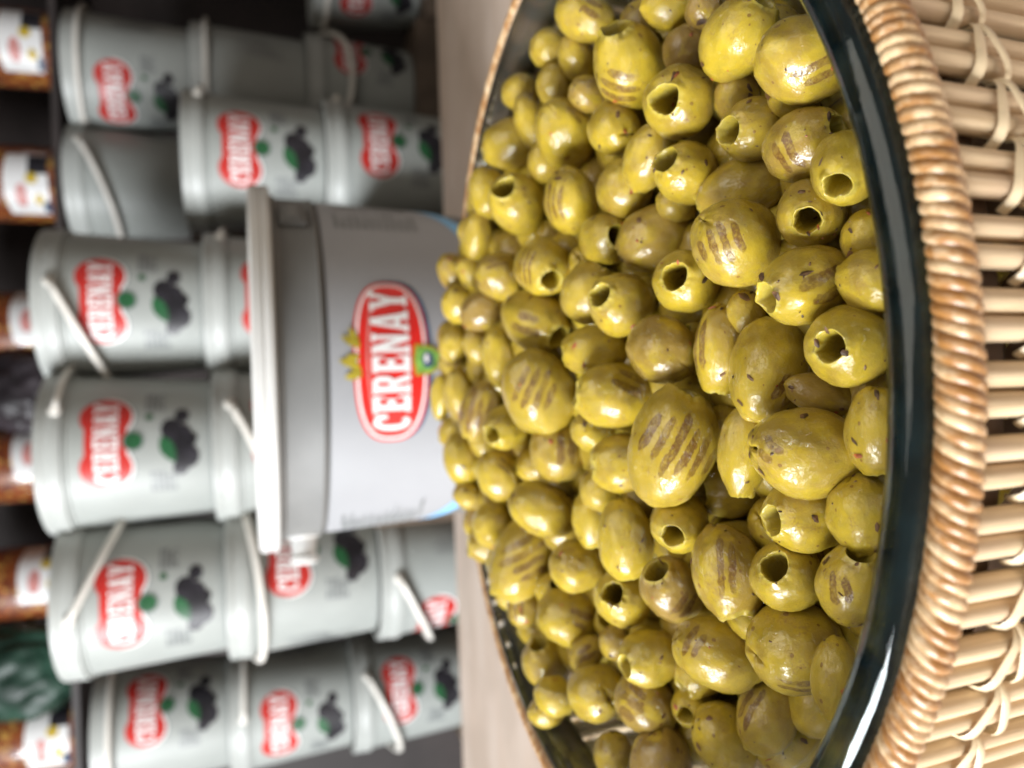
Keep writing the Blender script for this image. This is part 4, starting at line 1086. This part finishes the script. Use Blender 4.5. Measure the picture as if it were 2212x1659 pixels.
for i in range(NW):
    a = 2*math.pi*i/NW; da = (a - near0 + math.pi) % (2*math.pi) - math.pi
    ja = random.uniform(-.10, .10)*pitch/RC; sc = random.uniform(.96, 1.05); tl = random.uniform(-.06, .06)
    if abs(da) < rad(48):
        o = link('coil_wrap', WM[random.randrange(4)], bk)
        o.location = (0, 0, ZCO); o.rotation_euler = (0, 0, a+ja); o.scale = (1, 1, sc)
    else:
        V, Fc = wrap_geo(random.uniform(-1, 1), 9); b = len(restv); ca, sa = math.cos(a+ja), math.sin(a+ja)
        restv += [(x*ca-y*sa, x*sa+y*ca, z*sc+ZCO) for x, y, z in V]; restf += [tuple(b+q for q in f) for f in Fc]
o = link('coil_wrap_far', mesh('coil_wrap', restv, restf), bk, M_COIL); o.name = 'far_coil_wraps'; tag(o, kind='stuff')

NP = 82; rr = .00242; RW0, RW1, ZW0, ZW1 = .1678, .1648, ZR-.0045, .004
def reed_mesh(seed):
    V, Fc = [], []; nn, ns = 8, 7
    for j in range(ns):
        f = j/(ns-1); z = (ZW0-ZW1)*(.5-f)
        ox = .0003*noise.noise(Vector((seed*3.3, f*3, 0))); oy = .0004*noise.noise(Vector((0, f*3, seed*2.1)))
        r_ = rr*(1+.06*noise.noise(Vector((seed, f*5, 2))))
        for k in range(nn):
            b = 2*math.pi*k/nn; V.append((ox+r_*math.cos(b), oy+r_*math.sin(b), z))
    for j in range(ns-1):
        for k in range(nn):
            q = (k+1) % nn; Fc.append((j*nn+q, j*nn+k, (j+1)*nn+k, (j+1)*nn+q))
    me = mesh('reed', V, Fc); me.materials.append(M_REED); return me
RMs = [reed_mesh(s) for s in range(5)]
zm = (ZW0+ZW1)/2; rm = (RW0+RW1)/2; tiltr = math.atan2(RW0-RW1, ZW0-ZW1)
ZTW = ZR - .0215                                # height of the twined row
def wall_r(z): return RW1 + (RW0-RW1)*(z-ZW1)/(ZW0-ZW1)
pp = 2*math.pi*wall_r(ZTW)/NP
def ribbon(zend, wmid, lift, n=13, thick=.0004, bow=.0):
    """a flat strip that leaves the gap on one side of a pair, crosses it and dives into the next gap higher or lower"""
    V, Fc = [], []; c = []
    for i in range(n):
        f = i/(n-1); s = -1+2*f; y = pp*.56*(1-2*f)
        z = ZTW + zend*f**1.35 + bow*math.sin(math.pi*f)
        x = wall_r(z) + rr*(.35+.75*math.sqrt(max(0, 1-abs(s)**2.4))) + lift - .0022*abs(s)**6
        c.append(Vector((x, y, z)))
    for i in range(n):
        f = i/(n-1)
        t_ = (c[min(i+1, n-1)]-c[max(i-1, 0)]).normalized(); ax = Vector((1, 0, .15*math.copysign(1, zend)*(f-.3)))
        b = t_.cross(ax).normalized(); nrm = b.cross(t_).normalized()
        w_ = wmid*(.55+.45*min(1, f*2.4))*(1-.15*f)*.5
        for (q, h) in ((-1, 0), (-.55, thick), (.55, thick), (1, 0)):
            V.append(tuple(c[i] + b*w_*q + nrm*h))
    for i in range(n-1):
        for k in range(3): Fc.append((i*4+k, i*4+k+1, (i+1)*4+k+1, (i+1)*4+k))
    return V, Fc
broad = [ribbon(.0046+.0004*j, .0027, .0006+.0001*j, bow=.0006) for j in (-1, 0, 1)]
thin = [ribbon(-.0034-.0004*j, .0024, .0011+.0001*j, bow=-.0004) for j in (-1, 0, 1)]
BM_, TM_ = [], []
for lst, out in ((broad, BM_), (thin, TM_)):
    for V, Fc in lst:
        me = mesh('cane_strip', V, Fc); me.materials.append(M_STRIP); out.append(me)
rv, rf, sv, sf = [], [], [], []
for i in range(NP):
    a = rad(-89.6) + 2*math.pi*(i+.5)/NP; da = (a - near0 + math.pi) % (2*math.pi) - math.pi
    near = abs(da) < rad(50)
    for s in (-1, 1):
        aa = a + s*(rr*1.03)/RW0 + random.uniform(-.0008, .0008); me = RMs[random.randrange(5)]
        Mx = Matrix.Rotation(aa, 4, 'Z') @ Matrix.Translation((rm, 0, zm)) @ Matrix.Rotation(tiltr, 4, 'Y')
        if near:
            o = link('reed', me, bk); o.matrix_local = Mx
        else:
            b = len(rv); rv += [Mx @ v.co for v in me.vertices]; rf += [tuple(b+q for q in p.vertices) for p in me.polygons]
    for me in (random.choice(BM_), random.choice(TM_)):
        Mx = Matrix.Rotation(a + random.uniform(-.004, .004), 4, 'Z')
        if near:
            o = link('cane_strip', me, bk); o.matrix_local = Mx
        else:
            b = len(sv); sv += [Mx @ v.co for v in me.vertices]; sf += [tuple(b+q for q in p.vertices) for p in me.polygons]
o = link('far_reeds', mesh('far_reeds', rv, rf), bk, M_REED); tag(o, kind='stuff')
o = link('far_cane_strips', mesh('far_cane_strips', sv, sf), bk, M_STRIP); tag(o, kind='stuff')
b = MB(); zs = [ZR-.0052, ZR-.010, ZR-.0165]
b.lathe([(wall_r(z)-rr-.0012, z) for z in zs] + [(wall_r(z)-rr-.0003, z) for z in zs[::-1]], 120); b.build('inner_band', M_BAND, bk)
b = MB(); b.lathe([(0, .001), (RW1+.003, .001), (RW1+.004, .003), (RW1+.003, .0055), (0, .0055)], 96); b.build('basket_base', M_DARKCANE, bk)
